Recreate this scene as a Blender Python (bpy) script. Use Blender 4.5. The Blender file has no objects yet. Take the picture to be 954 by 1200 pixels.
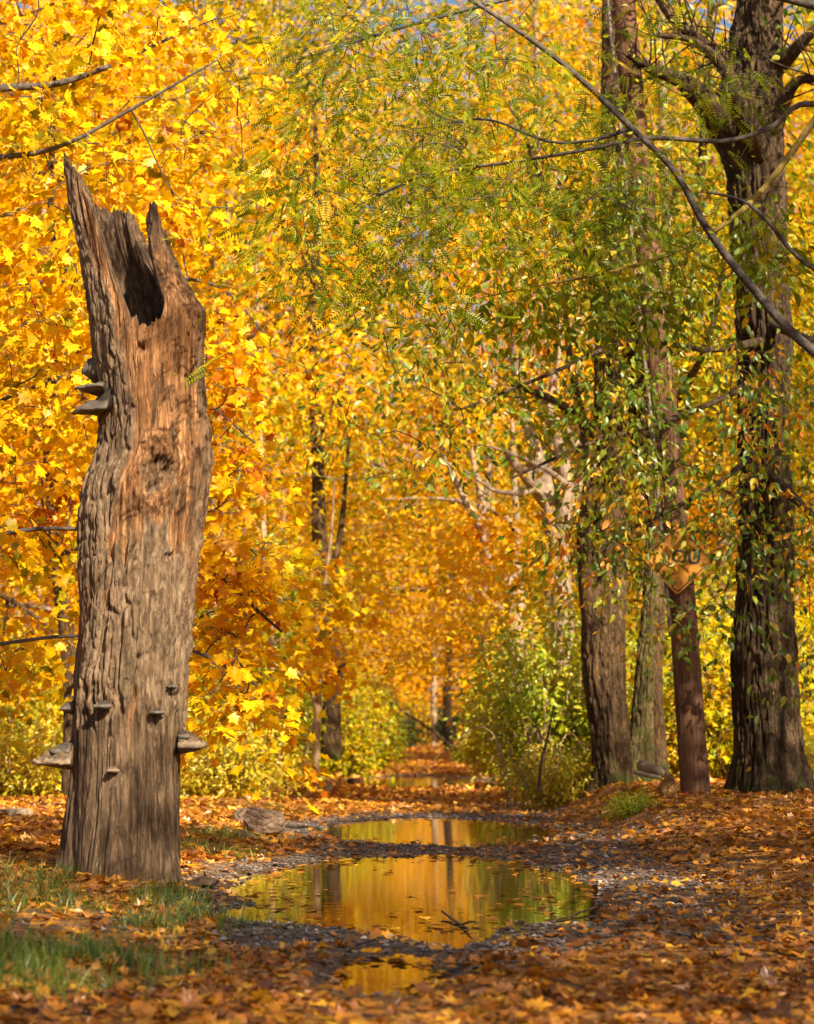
import bpy, math
import numpy as np
from mathutils import Matrix, Vector

R = np.random.default_rng(7)
SC = bpy.context.scene
COL = SC.collection
PI = math.pi

# ------------------------------------------------------------------ camera
F, CX, CY, HOR, H = 2400.0, 477.0, 600.0, 856.0, 1.05
TP = (HOR - CY) / F
PITCH = math.atan(TP)
cp, sp = math.cos(PITCH), math.sin(PITCH)


def W(px, py, d):
    """world point at distance d (metres along +Y) seen at photo pixel px, py"""
    a, b = (px - CX) / F, (CY - py) / F
    ray = (a, cp - b * sp, sp + b * cp)
    k = d / ray[1]
    return np.array((ray[0] * k, d, H + ray[2] * k))


cam_d = bpy.data.cameras.new('camera')
cam = bpy.data.objects.new('camera', cam_d)
COL.objects.link(cam)
cam.location = (0, 0, H)
cam.rotation_euler = (PI / 2 + PITCH, 0, 0)
cam_d.sensor_fit = 'VERTICAL'
cam_d.sensor_height = 30.0
cam_d.sensor_width = 30.0
cam_d.lens = 60.0
cam_d.clip_end = 2000
cam_d.dof.use_dof = True
cam_d.dof.focus_distance = 15.2
cam_d.dof.aperture_fstop = 2.2
SC.camera = cam

# ------------------------------------------------------------------ light
SUN_AZ, SUN_EL = math.radians(150), math.radians(37)      # azimuth clockwise from +Y
sd = np.array((math.sin(SUN_AZ) * math.cos(SUN_EL), math.cos(SUN_AZ) * math.cos(SUN_EL), math.sin(SUN_EL)))
world = bpy.data.worlds.new('World')
SC.world = world
world.use_nodes = True
nt = world.node_tree
bg = nt.nodes['Background']
sky = nt.nodes.new('ShaderNodeTexSky')
sky.sky_type = 'NISHITA'
sky.sun_disc = False
sky.sun_elevation = SUN_EL
sky.sun_rotation = SUN_AZ
sky.air_density = 1.0
sky.dust_density = 2.5
nt.links.new(sky.outputs[0], bg.inputs[0])
bg.inputs[1].default_value = 0.055
sl = bpy.data.lights.new('sun', 'SUN')
sl.energy = 5.0
sl.angle = math.radians(0.6)
sl.color = (1.0, 0.85, 0.62)
so = bpy.data.objects.new('sun', sl)
COL.objects.link(so)
so.rotation_euler = Vector((-sd[0], -sd[1], -sd[2])).to_track_quat('-Z', 'Y').to_euler()

SC.view_settings.view_transform = 'Standard'
SC.view_settings.look = 'None'
SC.view_settings.exposure = 1.45
SC.view_settings.gamma = 1
SC.render.engine = 'CYCLES'
cy = SC.cycles
cy.max_bounces = 10
cy.diffuse_bounces = 6
cy.glossy_bounces = 3
cy.transmission_bounces = 6
cy.caustics_reflective = False
cy.caustics_refractive = False
cy.sample_clamp_indirect = 6
cy.use_adaptive_sampling = True
cy.adaptive_threshold = 0.012
cy.use_denoising = True
try:
    cy.denoiser = 'OPENIMAGEDENOISE'
    cy.denoising_input_passes = 'RGB_ALBEDO_NORMAL'
    cy.denoising_prefilter = 'ACCURATE'
except Exception:
    pass


# ------------------------------------------------------------------ noise
def _h(*c):
    x = np.zeros(np.broadcast(*c).shape, dtype=np.uint64)
    for i, k in enumerate(c):
        x = (x ^ (np.asarray(k).astype(np.int64).astype(np.uint64) + np.uint64(0x9E3779B97F4A7C15 + 77 * i))) * np.uint64(0xBF58476D1CE4E5B9)
        x ^= x >> np.uint64(29)
    x *= np.uint64(0x94D049BB133111EB)
    x ^= x >> np.uint64(31)
    return (x >> np.uint64(11)).astype(np.float64) / float(1 << 53)


def vnoise(x, y, z=0.0, seed=0):
    x, y, z = np.broadcast_arrays(np.asarray(x, float), np.asarray(y, float), np.asarray(z, float))
    ix, iy, iz = np.floor(x), np.floor(y), np.floor(z)
    fx, fy, fz = x - ix, y - iy, z - iz
    fx, fy, fz = [f * f * (3 - 2 * f) for f in (fx, fy, fz)]
    o = 0
    for dx in (0, 1):
        for dy in (0, 1):
            for dz in (0, 1):
                w = (fx if dx else 1 - fx) * (fy if dy else 1 - fy) * (fz if dz else 1 - fz)
                o = o + w * _h(ix + dx, iy + dy, iz + dz, np.full(1, seed))
    return o * 2 - 1


def fbm(x, y, z=0.0, seed=0, octv=4):
    o, a, f = 0, 1.0, 1.0
    for i in range(octv):
        o = o + a * vnoise(np.asarray(x) * f, np.asarray(y) * f, np.asarray(z) * f, seed + i)
        a *= 0.5
        f *= 2.03
    return o / 1.9


def worley(u, v, wrap, seed=0):
    """F1, F2, cell value; u wraps after `wrap` cells"""
    iu, iv = np.floor(u), np.floor(v)
    f1 = np.full(u.shape, 9.0)
    f2 = f1.copy()
    cell = np.zeros(u.shape)
    for du in (-1, 0, 1):
        for dv in (-1, 0, 1):
            cu, cv = iu + du, iv + dv
            m = np.mod(cu, wrap)
            px = cu + 0.12 + 0.76 * _h(m, cv, np.full(1, seed))
            py = cv + 0.12 + 0.76 * _h(m, cv, np.full(1, seed + 1))
            d = np.hypot(u - px, v - py)
            n = d < f1
            f2 = np.where(n, f1, np.minimum(f2, d))
            cell = np.where(n, _h(m, cv, np.full(1, seed + 2)), cell)
            f1 = np.where(n, d, f1)
    return f1, f2, cell


def sstep(a, b, x):
    t = np.clip((np.asarray(x, float) - a) / (b - a), 0, 1)
    return t * t * (3 - 2 * t)


# ------------------------------------------------------------------ mesh helpers
def mesh_np(name, verts, faces, mat, attrs=None, smooth=True):
    """faces: (n,3) or (n,4) array, or a list of such arrays"""
    me = bpy.data.meshes.new(name)
    verts = np.asarray(verts, np.float32)
    fl = faces if isinstance(faces, list) else [faces]
    fl = [np.asarray(f, np.int32) for f in fl if len(f)]
    loops = np.concatenate([f.ravel() for f in fl])
    tot = np.concatenate([np.full(len(f), f.shape[1], np.int32) for f in fl])
    start = np.concatenate([[0], np.cumsum(tot)[:-1]]).astype(np.int32)
    me.vertices.add(len(verts))
    me.vertices.foreach_set('co', verts.ravel())
    me.loops.add(len(loops))
    me.loops.foreach_set('vertex_index', loops)
    me.polygons.add(len(tot))
    me.polygons.foreach_set('loop_start', start)
    try:
        me.polygons.foreach_set('loop_total', tot)
    except Exception:
        pass
    me.polygons.foreach_set('use_smooth', np.full(len(tot), smooth, bool))
    for k, (dom, vals) in (attrs or {}).items():
        a = me.attributes.new(k, 'FLOAT', dom)
        a.data.foreach_set('value', np.asarray(vals, np.float32))
    if mat:
        me.materials.append(mat)
    me.update(calc_edges=True)
    return me


def add(name, me, parent=None, loc=None):
    o = bpy.data.objects.new(name, me)
    COL.objects.link(o)
    if loc is not None:
        o.location = loc
    if parent:
        o.parent = parent
    return o


def tag(o, label=None, cat=None, group=None, kind=None):
    if label:
        o['label'] = label
    if cat:
        o['category'] = cat
    if group:
        o['group'] = group
    if kind:
        o['kind'] = kind
    return o


def empty(name, loc):
    o = bpy.data.objects.new(name, None)
    COL.objects.link(o)
    o.location = tuple(float(v) for v in loc)
    o.empty_display_size = 0.3
    return o


def copy_thing(root, loc, rot=None, scale=None, label=None, group=None):
    c = root.copy()
    COL.objects.link(c)
    c.location = tuple(float(v) for v in loc)
    if rot is not None:
        c.rotation_euler = rot
    if scale is not None:
        c.scale = scale if hasattr(scale, '__len__') else (scale,) * 3
    if label:
        c['label'] = label
    if group:
        c['group'] = group
    for ch in root.children:
        k = ch.copy()
        COL.objects.link(k)
        k.parent = c
        for g in ch.children:
            q = g.copy()
            COL.objects.link(q)
            q.parent = k
    return c


def smoothline(pts, rad, n):
    """Catmull-Rom resample of a polyline with radii"""
    p = np.asarray(pts, float)
    r = np.asarray(rad, float)
    q = np.column_stack([p, r])
    if len(q) == 2:
        t = np.linspace(0, 1, n)[:, None]
        q = q[0] * (1 - t) + q[1] * t
        return q[:, :3], q[:, 3]
    e = np.vstack([2 * q[0] - q[1], q, 2 * q[-1] - q[-2]])
    T = np.linspace(0, len(q) - 1 - 1e-6, n)
    i = T.astype(int)
    t = (T - i)[:, None]
    a, b, c, d = e[i], e[i + 1], e[i + 2], e[i + 3]
    o = 0.5 * (2 * b + (c - a) * t + (2 * a - 5 * b + 4 * c - d) * t ** 2 + (3 * b - a - 3 * c + d) * t ** 3)
    return o[:, :3], np.maximum(o[:, 3], 0.0012)


class Wood:
    """collects tapered tubes into one mesh"""

    def __init__(self):
        self.v, self.q, self.n = [], [], 0

    def tube(self, pts, rad, seg=7, n=None, wob=0.0, seed=0):
        if n is None:
            n = max(2, 3 * (len(pts) - 1) + 1)
        p, r = smoothline(pts, rad, n)
        t = np.gradient(p, axis=0)
        t /= np.linalg.norm(t, axis=1)[:, None] + 1e-9
        ref = np.array((0.0, 1.0, 0.0)) if abs(t[:, 1]).mean() < 0.8 else np.array((1.0, 0, 0))
        u = np.cross(t, ref)
        u /= np.linalg.norm(u, axis=1)[:, None] + 1e-9
        w = np.cross(t, u)
        th = np.linspace(0, 2 * PI, seg, endpoint=False)
        rr = r[:, None] * np.ones(seg)
        if wob:
            L = np.concatenate([[0], np.cumsum(np.linalg.norm(np.diff(p, axis=0), axis=1))])[:, None]
            rr = rr * (1 + wob * fbm(np.cos(th)[None] * 1.4 + 9, np.sin(th)[None] * 1.4, L / (r.mean() * 5), seed, 3))
        ring = p[:, None, :] + rr[..., None] * (np.cos(th)[None, :, None] * u[:, None, :] + np.sin(th)[None, :, None] * w[:, None, :])
        m = len(p)
        idx = np.arange(m * seg).reshape(m, seg) + self.n
        a, b = idx[:-1], idx[1:]
        f = np.stack([a, np.roll(a, -1, 1), np.roll(b, -1, 1), b], -1).reshape(-1, 4)
        self.v.append(ring.reshape(-1, 3))
        self.q.append(f)
        self.n += m * seg
        self.v.append(p[-1:] + t[-1:] * r[-1])
        k = self.n
        self.n += 1
        e = idx[-1]
        self.q.append(np.stack([e, np.roll(e, -1), np.full(seg, k), np.full(seg, k)], -1)[:, :3])
        return self

    def raw(self, v, f):
        self.v.append(np.asarray(v))
        self.q.append(np.asarray(f) + self.n)
        self.n += len(v)

    def mesh(self, name, mat, origin=(0, 0, 0)):
        q4 = [f for f in self.q if f.shape[1] == 4]
        q3 = [f for f in self.q if f.shape[1] == 3]
        fs = []
        if q4:
            fs.append(np.concatenate(q4))
        if q3:
            fs.append(np.concatenate(q3))
        return mesh_np(name, np.concatenate(self.v) - np.asarray(origin), fs, mat)


# leaf templates: verts in (x across, y along, z up), triangles
def tmpl_maple():
    a = [(0.0, 0.0), (0.16, -0.06), (0.42, 0.02), (0.30, 0.20), (0.56, 0.42), (0.33, 0.46), (0.30, 0.62), (0.16, 0.60), (0, 1.0)]
    pts = a + [(-x, y) for x, y in a[-2:0:-1]]
    v = [(0, 0.33, 0.0)] + [(x, y - 0.0, 0.10 * abs(x) - 0.10 * y * y) for x, y in pts]
    n = len(pts)
    t = [(0, 1 + i, 1 + (i + 1) % n) for i in range(n)]
    return np.array(v), np.array(t)


def tmpl_trident():
    v = [(0, 0, 0), (0.45, 0.25, 0.06), (0.17, 0.45, 0.02), (0, 1, -0.10), (-0.17, 0.45, 0.02), (-0.45, 0.25, 0.06)]
    return np.array(v), np.array([(0, 1, 2), (0, 2, 3), (0, 3, 4), (0, 4, 5)])


def tmpl_kite():
    v = [(0, 0, 0), (0.36, 0.42, 0.07), (0, 1, -0.06), (-0.36, 0.42, 0.07)]
    return np.array(v), np.array([(0, 1, 2), (0, 2, 3)])


def tmpl_oval():
    v = [(0, 0, 0), (0.20, 0.25, 0.05), (0.21, 0.58, 0.03), (0, 1, -0.16), (-0.21, 0.58, 0.03), (-0.20, 0.25, 0.05), (0, 0.45, -0.02)]
    return np.array(v), np.array([(0, 1, 6), (1, 2, 6), (2, 3, 6), (3, 4, 6), (4, 5, 6), (5, 0, 6)])


def tmpl_pinnate():
    v, t = [], []
    for i in range(8):
        y = 0.16 + 0.105 * i
        droop = -0.25 * y * y
        for s in (-1, 1):
            b = len(v)
            L = 0.20 * (1 - 0.05 * abs(i - 3))
            v += [(0.01 * s, y, droop), (s * L * 0.5, y - 0.015, droop - 0.01), (s * L, y + 0.07, droop - 0.05), (s * L * 0.5, y + 0.06, droop)]
            t += [(b, b + 1, b + 2), (b, b + 2, b + 3)]
    b = len(v)
    v += [(0.006, 0, 0), (0.004, 0.5, -0.06), (0, 1.0, -0.25), (-0.006, 0, 0)]
    t += [(b, b + 1, b + 3), (b + 1, b + 2, b + 3)]
    return np.array(v), np.array(t)


def tmpl_blade():
    v = [(-0.02, 0, 0), (0.02, 0, 0), (0.014, 0.55, 0.06), (-0.014, 0.55, 0.06), (0, 1, 0.28)]
    return np.array(v), np.array([(0, 1, 2), (0, 2, 3), (3, 2, 4)])


T_MAPLE, T_TRI, T_KITE, T_OVAL, T_PIN, T_BLADE = tmpl_maple(), tmpl_trident(), tmpl_kite(), tmpl_oval(), tmpl_pinnate(), tmpl_blade()


def place_leaves(tm, pos, along, normal, size, rnd=None, rng=R, curl=None):
    """-> verts, tris, per-face random"""
    tv, tt = tm
    n = len(pos)
    y = along / (np.linalg.norm(along, axis=1)[:, None] + 1e-9)
    z = normal - (normal * y).sum(1)[:, None] * y
    z /= np.linalg.norm(z, axis=1)[:, None] + 1e-9
    x = np.cross(y, z)
    T = np.broadcast_to(tv, (n,) + tv.shape).copy()
    if curl is not None:
        T[:, :, 2] += curl[:, None] * (T[:, :, 0] ** 2 + 0.6 * (T[:, :, 1] - 0.4) ** 2)
    s = size[:, None, None]
    v = pos[:, None, :] + s * (T[..., 0:1] * x[:, None] + T[..., 1:2] * y[:, None] + T[..., 2:3] * z[:, None])
    f = (np.arange(n) * len(tv))[:, None, None] + tt[None]
    if rnd is None:
        rnd = rng.random(n)
    return v.reshape(-1, 3), f.reshape(-1, 3), np.repeat(rnd, len(tt))


class Leaves:
    def __init__(self):
        self.v, self.f, self.r, self.n = [], [], [], 0

    def add(self, v, f, r):
        self.v.append(v)
        self.f.append(f + self.n)
        self.r.append(r)
        self.n += len(v)

    def cluster(self, tm, centers, per, sig, size, rng, flat=0.5, droop=0.5, out=None, up=0.7, sj=0.3):
        """leaf sprays around centres: leaves hang outwards and down, blades face the sky more or less"""
        c = np.repeat(np.asarray(centers, float), per, 0)
        n = len(c)
        off = rng.normal(size=(n, 3)) * sig
        off[:, 2] *= flat
        k = np.hypot(off[:, 0], off[:, 1])
        off[:, 2] -= 0.35 * k * k / (sig + 1e-6)
        p = c + off
        al = off * np.array((1, 1, 0.2)) / sig + rng.normal(size=(n, 3)) * 0.6
        al[:, 2] -= droop * (0.6 + 0.8 * rng.random(n))
        if out is not None:
            al += np.repeat(out, per, 0) * 0.6
        no = rng.normal(size=(n, 3)) * 0.75
        no[:, 2] += up
        sz = size * (1 - sj + 2 * sj * rng.random(n))
        base = np.repeat(rng.random(len(centers)), per)
        self.add(*place_leaves(tm, p, al, no, sz, np.clip(0.55 * base + 0.45 * rng.random(n), 0, 1)))

    def mesh(self, name, mat, origin=(0, 0, 0)):
        return mesh_np(name, np.concatenate(self.v) - np.asarray(origin), np.concatenate(self.f), mat,
                       {'rnd': ('FACE', np.concatenate(self.r))}, smooth=False)


# ------------------------------------------------------------------ materials
def new_mat(name):
    m = bpy.data.materials.new(name)
    m.use_nodes = True
    n = m.node_tree
    for x in list(n.nodes):
        n.nodes.remove(x)
    out = n.nodes.new('ShaderNodeOutputMaterial')
    return m, n, out


def N(n, t, **kw):
    x = n.nodes.new(t)
    for k, v in kw.items():
        setattr(x, k, v)
    return x


def ramp(n, stops, interp='LINEAR'):
    x = n.nodes.new('ShaderNodeValToRGB')
    x.color_ramp.interpolation = interp
    e = x.color_ramp.elements
    while len(e) < len(stops):
        e.new(0.5)
    for i, (p, c) in enumerate(stops):
        e[i].position = p
        e[i].color = tuple(c) + (1,)
    return x


def leaf_mat(name, stops, trans=0.5, tint=(1.15, 1.0, 0.6), gloss=0.05, clump=0.45, scale=0.5):
    m, n, out = new_mat(name)
    at = N(n, 'ShaderNodeAttribute', attribute_name='rnd')
    tc = N(n, 'ShaderNodeTexCoord')
    nz = N(n, 'ShaderNodeTexNoise')
    nz.inputs['Scale'].default_value = scale
    nz.inputs['Detail'].default_value = 3
    n.links.new(tc.outputs['Object'], nz.inputs['Vector'])
    # value = rnd + clump*(noise-0.5)*2
    ma = N(n, 'ShaderNodeMath', operation='MULTIPLY_ADD')
    ma.inputs[1].default_value = clump * 3.2
    ma.inputs[2].default_value = -clump * 1.6
    n.links.new(nz.outputs['Fac'], ma.inputs[0])
    ad = N(n, 'ShaderNodeMath', operation='ADD', use_clamp=True)
    n.links.new(at.outputs['Fac'], ad.inputs[0])
    n.links.new(ma.outputs[0], ad.inputs[1])
    rp = ramp(n, stops)
    n.links.new(ad.outputs[0], rp.inputs[0])
    # small blotches on the blade
    nb = N(n, 'ShaderNodeTexNoise')
    nb.inputs['Scale'].default_value = 28
    n.links.new(tc.outputs['Object'], nb.inputs['Vector'])
    mr = N(n, 'ShaderNodeMapRange')
    mr.inputs[1].default_value, mr.inputs[2].default_value = 0.3, 0.75
    mr.inputs[3].default_value, mr.inputs[4].default_value = 1.1, 0.72
    n.links.new(nb.outputs['Fac'], mr.inputs[0])
    mx = N(n, 'ShaderNodeVectorMath', operation='SCALE')
    n.links.new(rp.outputs[0], mx.inputs[0])
    n.links.new(mr.outputs[0], mx.inputs['Scale'])
    tl = N(n, 'ShaderNodeVectorMath', operation='MULTIPLY')
    n.links.new(mx.outputs[0], tl.inputs[0])
    tl.inputs[1].default_value = tint
    df = N(n, 'ShaderNodeBsdfDiffuse')
    tr = N(n, 'ShaderNodeBsdfTranslucent')
    n.links.new(mx.outputs[0], df.inputs[0])
    n.links.new(tl.outputs[0], tr.inputs[0])
    m1 = N(n, 'ShaderNodeMixShader')
    m1.inputs[0].default_value = trans
    n.links.new(df.outputs[0], m1.inputs[1])
    n.links.new(tr.outputs[0], m1.inputs[2])
    gl = N(n, 'ShaderNodeBsdfGlossy')
    gl.inputs['Roughness'].default_value = 0.42
    gl.inputs['Color'].default_value = (0.9, 0.9, 0.9, 1)
    m2 = N(n, 'ShaderNodeMixShader')
    m2.inputs[0].default_value = gloss
    n.links.new(m1.outputs[0], m2.inputs[1])
    n.links.new(gl.outputs[0], m2.inputs[2])
    n.links.new(m2.outputs[0], out.inputs[0])
    return m


GOLD = [(0.0, (0.40, 0.36, 0.006)), (0.22, (0.80, 0.56, 0.005)), (0.55, (0.88, 0.51, 0.004)), (0.84, (0.85, 0.38, 0.004)), (1.0, (0.60, 0.17, 0.005))]
TNT = (1.1, 1.0, 0.5)
M_gold = leaf_mat('gold_maple_leaf', GOLD, tint=TNT, gloss=0.015)
M_near = leaf_mat('near_maple_leaf', [(0, (0.22, 0.20, 0.010)), (0.16, (0.48, 0.37, 0.006)), (0.35, (0.84, 0.58, 0.005)), (0.66, (0.88, 0.52, 0.004)), (0.88, (0.80, 0.34, 0.004)), (1.0, (0.45, 0.12, 0.005))], tint=TNT, gloss=0.015, clump=0.6, scale=0.9)
M_amber = leaf_mat('amber_maple_leaf', [(0, (0.74, 0.50, 0.005)), (0.4, (0.86, 0.45, 0.004)), (0.75, (0.80, 0.32, 0.004)), (1, (0.55, 0.15, 0.008))], tint=TNT, gloss=0.015)
M_lemon = leaf_mat('lemon_leaf', [(0, (0.17, 0.25, 0.006)), (0.4, (0.42, 0.41, 0.006)), (0.75, (0.76, 0.52, 0.006)), (1, (0.78, 0.38, 0.006))], tint=TNT, gloss=0.015)
M_locust = leaf_mat('yellow_green_pinnate_leaf', [(0, (0.08, 0.15, 0.005)), (0.45, (0.20, 0.28, 0.006)), (0.78, (0.44, 0.44, 0.007)), (1, (0.72, 0.50, 0.008))], clump=0.35, gloss=0.02)
M_elm = leaf_mat('green_oval_leaf', [(0, (0.05, 0.12, 0.007)), (0.45, (0.13, 0.22, 0.007)), (0.7, (0.36, 0.36, 0.009)), (0.85, (0.66, 0.38, 0.014)), (1, (0.66, 0.22, 0.014))], gloss=0.04, clump=0.35)
M_green = leaf_mat('green_shrub_leaf', [(0, (0.12, 0.22, 0.008)), (0.4, (0.32, 0.42, 0.010)), (0.75, (0.54, 0.54, 0.012)), (1, (0.66, 0.52, 0.02))], gloss=0.04, clump=0.3, scale=1.2)
M_shade_green = leaf_mat('shade_green_leaf', [(0, (0.015, 0.035, 0.012)), (0.5, (0.035, 0.07, 0.022)), (1, (0.09, 0.12, 0.03))], clump=0.3, gloss=0.02)  # shade of the far path opening put into the leaf colour
M_yshrub = leaf_mat('yellow_shrub_leaf', [(0, (0.22, 0.27, 0.015)), (0.35, (0.46, 0.44, 0.02)), (0.7, (0.72, 0.56, 0.03)), (1, (0.74, 0.38, 0.02))], clump=0.3, scale=1.2, gloss=0.03)
M_litter = leaf_mat('fallen_leaf', [(0, (0.08, 0.035, 0.015)), (0.25, (0.22, 0.08, 0.02)), (0.45, (0.42, 0.15, 0.018)), (0.64, (0.60, 0.24, 0.016)), (0.82, (0.78, 0.42, 0.02)), (0.94, (0.50, 0.27, 0.13)), (1, (0.36, 0.06, 0.03))],
                    trans=0.2, gloss=0.06, clump=0.14, scale=0.9)
M_grass = leaf_mat('grass_blade', [(0, (0.05, 0.12, 0.010)), (0.6, (0.13, 0.23, 0.018)), (1, (0.30, 0.30, 0.04))], trans=0.35, clump=0.3, scale=2)


def bark_mat(name, c1, c2, c3, moss=0.0, bump=0.5, sx=14, sz=3.0, rough=0.9):
    m, n, out = new_mat(name)
    tc = N(n, 'ShaderNodeTexCoord')
    mp = N(n, 'ShaderNodeMapping')
    mp.inputs['Scale'].default_value = (sx, sx, sz)
    n.links.new(tc.outputs['Object'], mp.inputs[0])
    a = N(n, 'ShaderNodeTexNoise')
    a.inputs['Scale'].default_value = 1
    a.inputs['Detail'].default_value = 6
    a.inputs['Roughness'].default_value = 0.65
    n.links.new(mp.outputs[0], a.inputs['Vector'])
    b = N(n, 'ShaderNodeTexNoise')
    b.inputs['Scale'].default_value = 1.3
    b.inputs['Detail'].default_value = 4
    n.links.new(tc.outputs['Object'], b.inputs['Vector'])
    r = ramp(n, [(0.3, c1), (0.52, c2), (0.75, c3)])
    n.links.new(a.outputs['Fac'], r.inputs[0])
    col = r.outputs[0]
    sc = N(n, 'ShaderNodeMapRange')
    sc.inputs[1].default_value, sc.inputs[2].default_value = 0.3, 0.7
    sc.inputs[3].default_value, sc.inputs[4].default_value = 0.65, 1.3
    n.links.new(b.outputs['Fac'], sc.inputs[0])
    vm = N(n, 'ShaderNodeVectorMath', operation='SCALE')
    n.links.new(col, vm.inputs[0])
    n.links.new(sc.outputs[0], vm.inputs['Scale'])
    col = vm.outputs[0]
    if moss:
        sep = N(n, 'ShaderNodeSeparateXYZ')
        n.links.new(tc.outputs['Object'], sep.inputs[0])
        g = N(n, 'ShaderNodeMapRange')
        g.inputs[1].default_value, g.inputs[2].default_value = 0.05, moss
        g.inputs[3].default_value, g.inputs[4].default_value = 0.36, 0.0
        n.links.new(sep.outputs[2], g.inputs[0])
        nz = N(n, 'ShaderNodeTexNoise')
        nz.inputs['Scale'].default_value = 5
        nz.inputs['Detail'].default_value = 6
        n.links.new(tc.outputs['Object'], nz.inputs['Vector'])
        mu = N(n, 'ShaderNodeMath', operation='ADD')
        n.links.new(nz.outputs['Fac'], mu.inputs[0])
        n.links.new(g.outputs[0], mu.inputs[1])
        st = N(n, 'ShaderNodeMapRange', interpolation_type='SMOOTHSTEP')
        st.inputs[1].default_value, st.inputs[2].default_value = 0.72, 0.98
        n.links.new(mu.outputs[0], st.inputs[0])
        mix = N(n, 'ShaderNodeMix', data_type='RGBA')
        n.links.new(st.outputs[0], mix.inputs[0])
        n.links.new(col, mix.inputs[6])
        mix.inputs[7].default_value = (0.065, 0.075, 0.015, 1)
        col = mix.outputs[2]
    mpv = N(n, 'ShaderNodeMapping')
    mpv.inputs['Scale'].default_value = (sx * 1.6, sx * 1.6, sz * 1.5)
    n.links.new(tc.outputs['Object'], mpv.inputs[0])
    nw = N(n, 'ShaderNodeVectorMath', operation='MULTIPLY_ADD')
    n.links.new(a.outputs['Color'], nw.inputs[0])
    nw.inputs[1].default_value = (1.6, 1.6, 1.6)
    n.links.new(mpv.outputs[0], nw.inputs[2])
    vo = N(n, 'ShaderNodeTexVoronoi', feature='DISTANCE_TO_EDGE')
    vo.inputs['Scale'].default_value = 1
    n.links.new(nw.outputs[0], vo.inputs['Vector'])
    ve = N(n, 'ShaderNodeMapRange', interpolation_type='SMOOTHSTEP')
    ve.inputs[1].default_value, ve.inputs[2].default_value = 0.0, 0.28
    n.links.new(vo.outputs['Distance'], ve.inputs[0])
    hsum = N(n, 'ShaderNodeMath', operation='ADD')
    n.links.new(ve.outputs[0], hsum.inputs[0])
    n.links.new(a.outputs['Fac'], hsum.inputs[1])
    p = N(n, 'ShaderNodeBsdfPrincipled')
    p.inputs['Roughness'].default_value = rough
    p.inputs['Specular IOR Level'].default_value = 0.2
    n.links.new(col, p.inputs['Base Color'])
    bp = N(n, 'ShaderNodeBump')
    bp.inputs['Strength'].default_value = bump
    bp.inputs['Distance'].default_value = 0.035
    n.links.new(hsum.outputs[0], bp.inputs['Height'])
    n.links.new(bp.outputs[0], p.inputs['Normal'])
    n.links.new(p.outputs[0], out.inputs[0])
    return m


M_bark_dark = bark_mat('dark_furrowed_bark', (0.024, 0.015, 0.008), (0.078, 0.050, 0.027), (0.175, 0.118, 0.07), moss=1.1, bump=0.9)
M_bark_brown = bark_mat('brown_bark', (0.028, 0.016, 0.007), (0.095, 0.056, 0.026), (0.20, 0.125, 0.062), moss=0.8, bump=0.9)
M_bark_mossy = bark_mat('mossy_bark', (0.045, 0.036, 0.014), (0.12, 0.09, 0.036), (0.23, 0.17, 0.07), moss=2.4, bump=0.9)
M_bark_grey = bark_mat('grey_bark', (0.14, 0.10, 0.07), (0.27, 0.20, 0.14), (0.40, 0.31, 0.22), sx=7, sz=3)
M_bark_tan = bark_mat('pale_tan_bark', (0.22, 0.15, 0.085), (0.36, 0.25, 0.14), (0.46, 0.33, 0.2), sx=9, sz=5, bump=0.25)
M_branch = bark_mat('grey_branch_bark', (0.035, 0.029, 0.026), (0.08, 0.068, 0.062), (0.15, 0.13, 0.118), sx=20, sz=20, bump=0.3)
M_stem = bark_mat('olive_branch_bark', (0.14, 0.10, 0.025), (0.22, 0.16, 0.04), (0.30, 0.22, 0.06), sx=20, sz=20, bump=0.2)
M_pole = bark_mat('weathered_pole_wood', (0.055, 0.026, 0.015), (0.13, 0.064, 0.036), (0.22, 0.125, 0.075), sx=34, sz=0.9, bump=0.5)
M_twig = bark_mat('dry_twig', (0.16, 0.09, 0.05), (0.28, 0.18, 0.10), (0.40, 0.28, 0.17), sx=30, sz=30, bump=0.2)
M_log = bark_mat('cut_log_bark', (0.14, 0.10, 0.06), (0.25, 0.19, 0.12), (0.36, 0.29, 0.2), sx=16, sz=16)
M_rock = bark_mat('reddish_rock', (0.10, 0.066, 0.045), (0.19, 0.13, 0.092), (0.29, 0.21, 0.155), sx=6, sz=9, bump=0.7)
M_dirt_clod = bark_mat('dark_dead_wood', (0.045, 0.028, 0.018), (0.10, 0.062, 0.038), (0.17, 0.11, 0.07), sx=10, sz=14)
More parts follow.
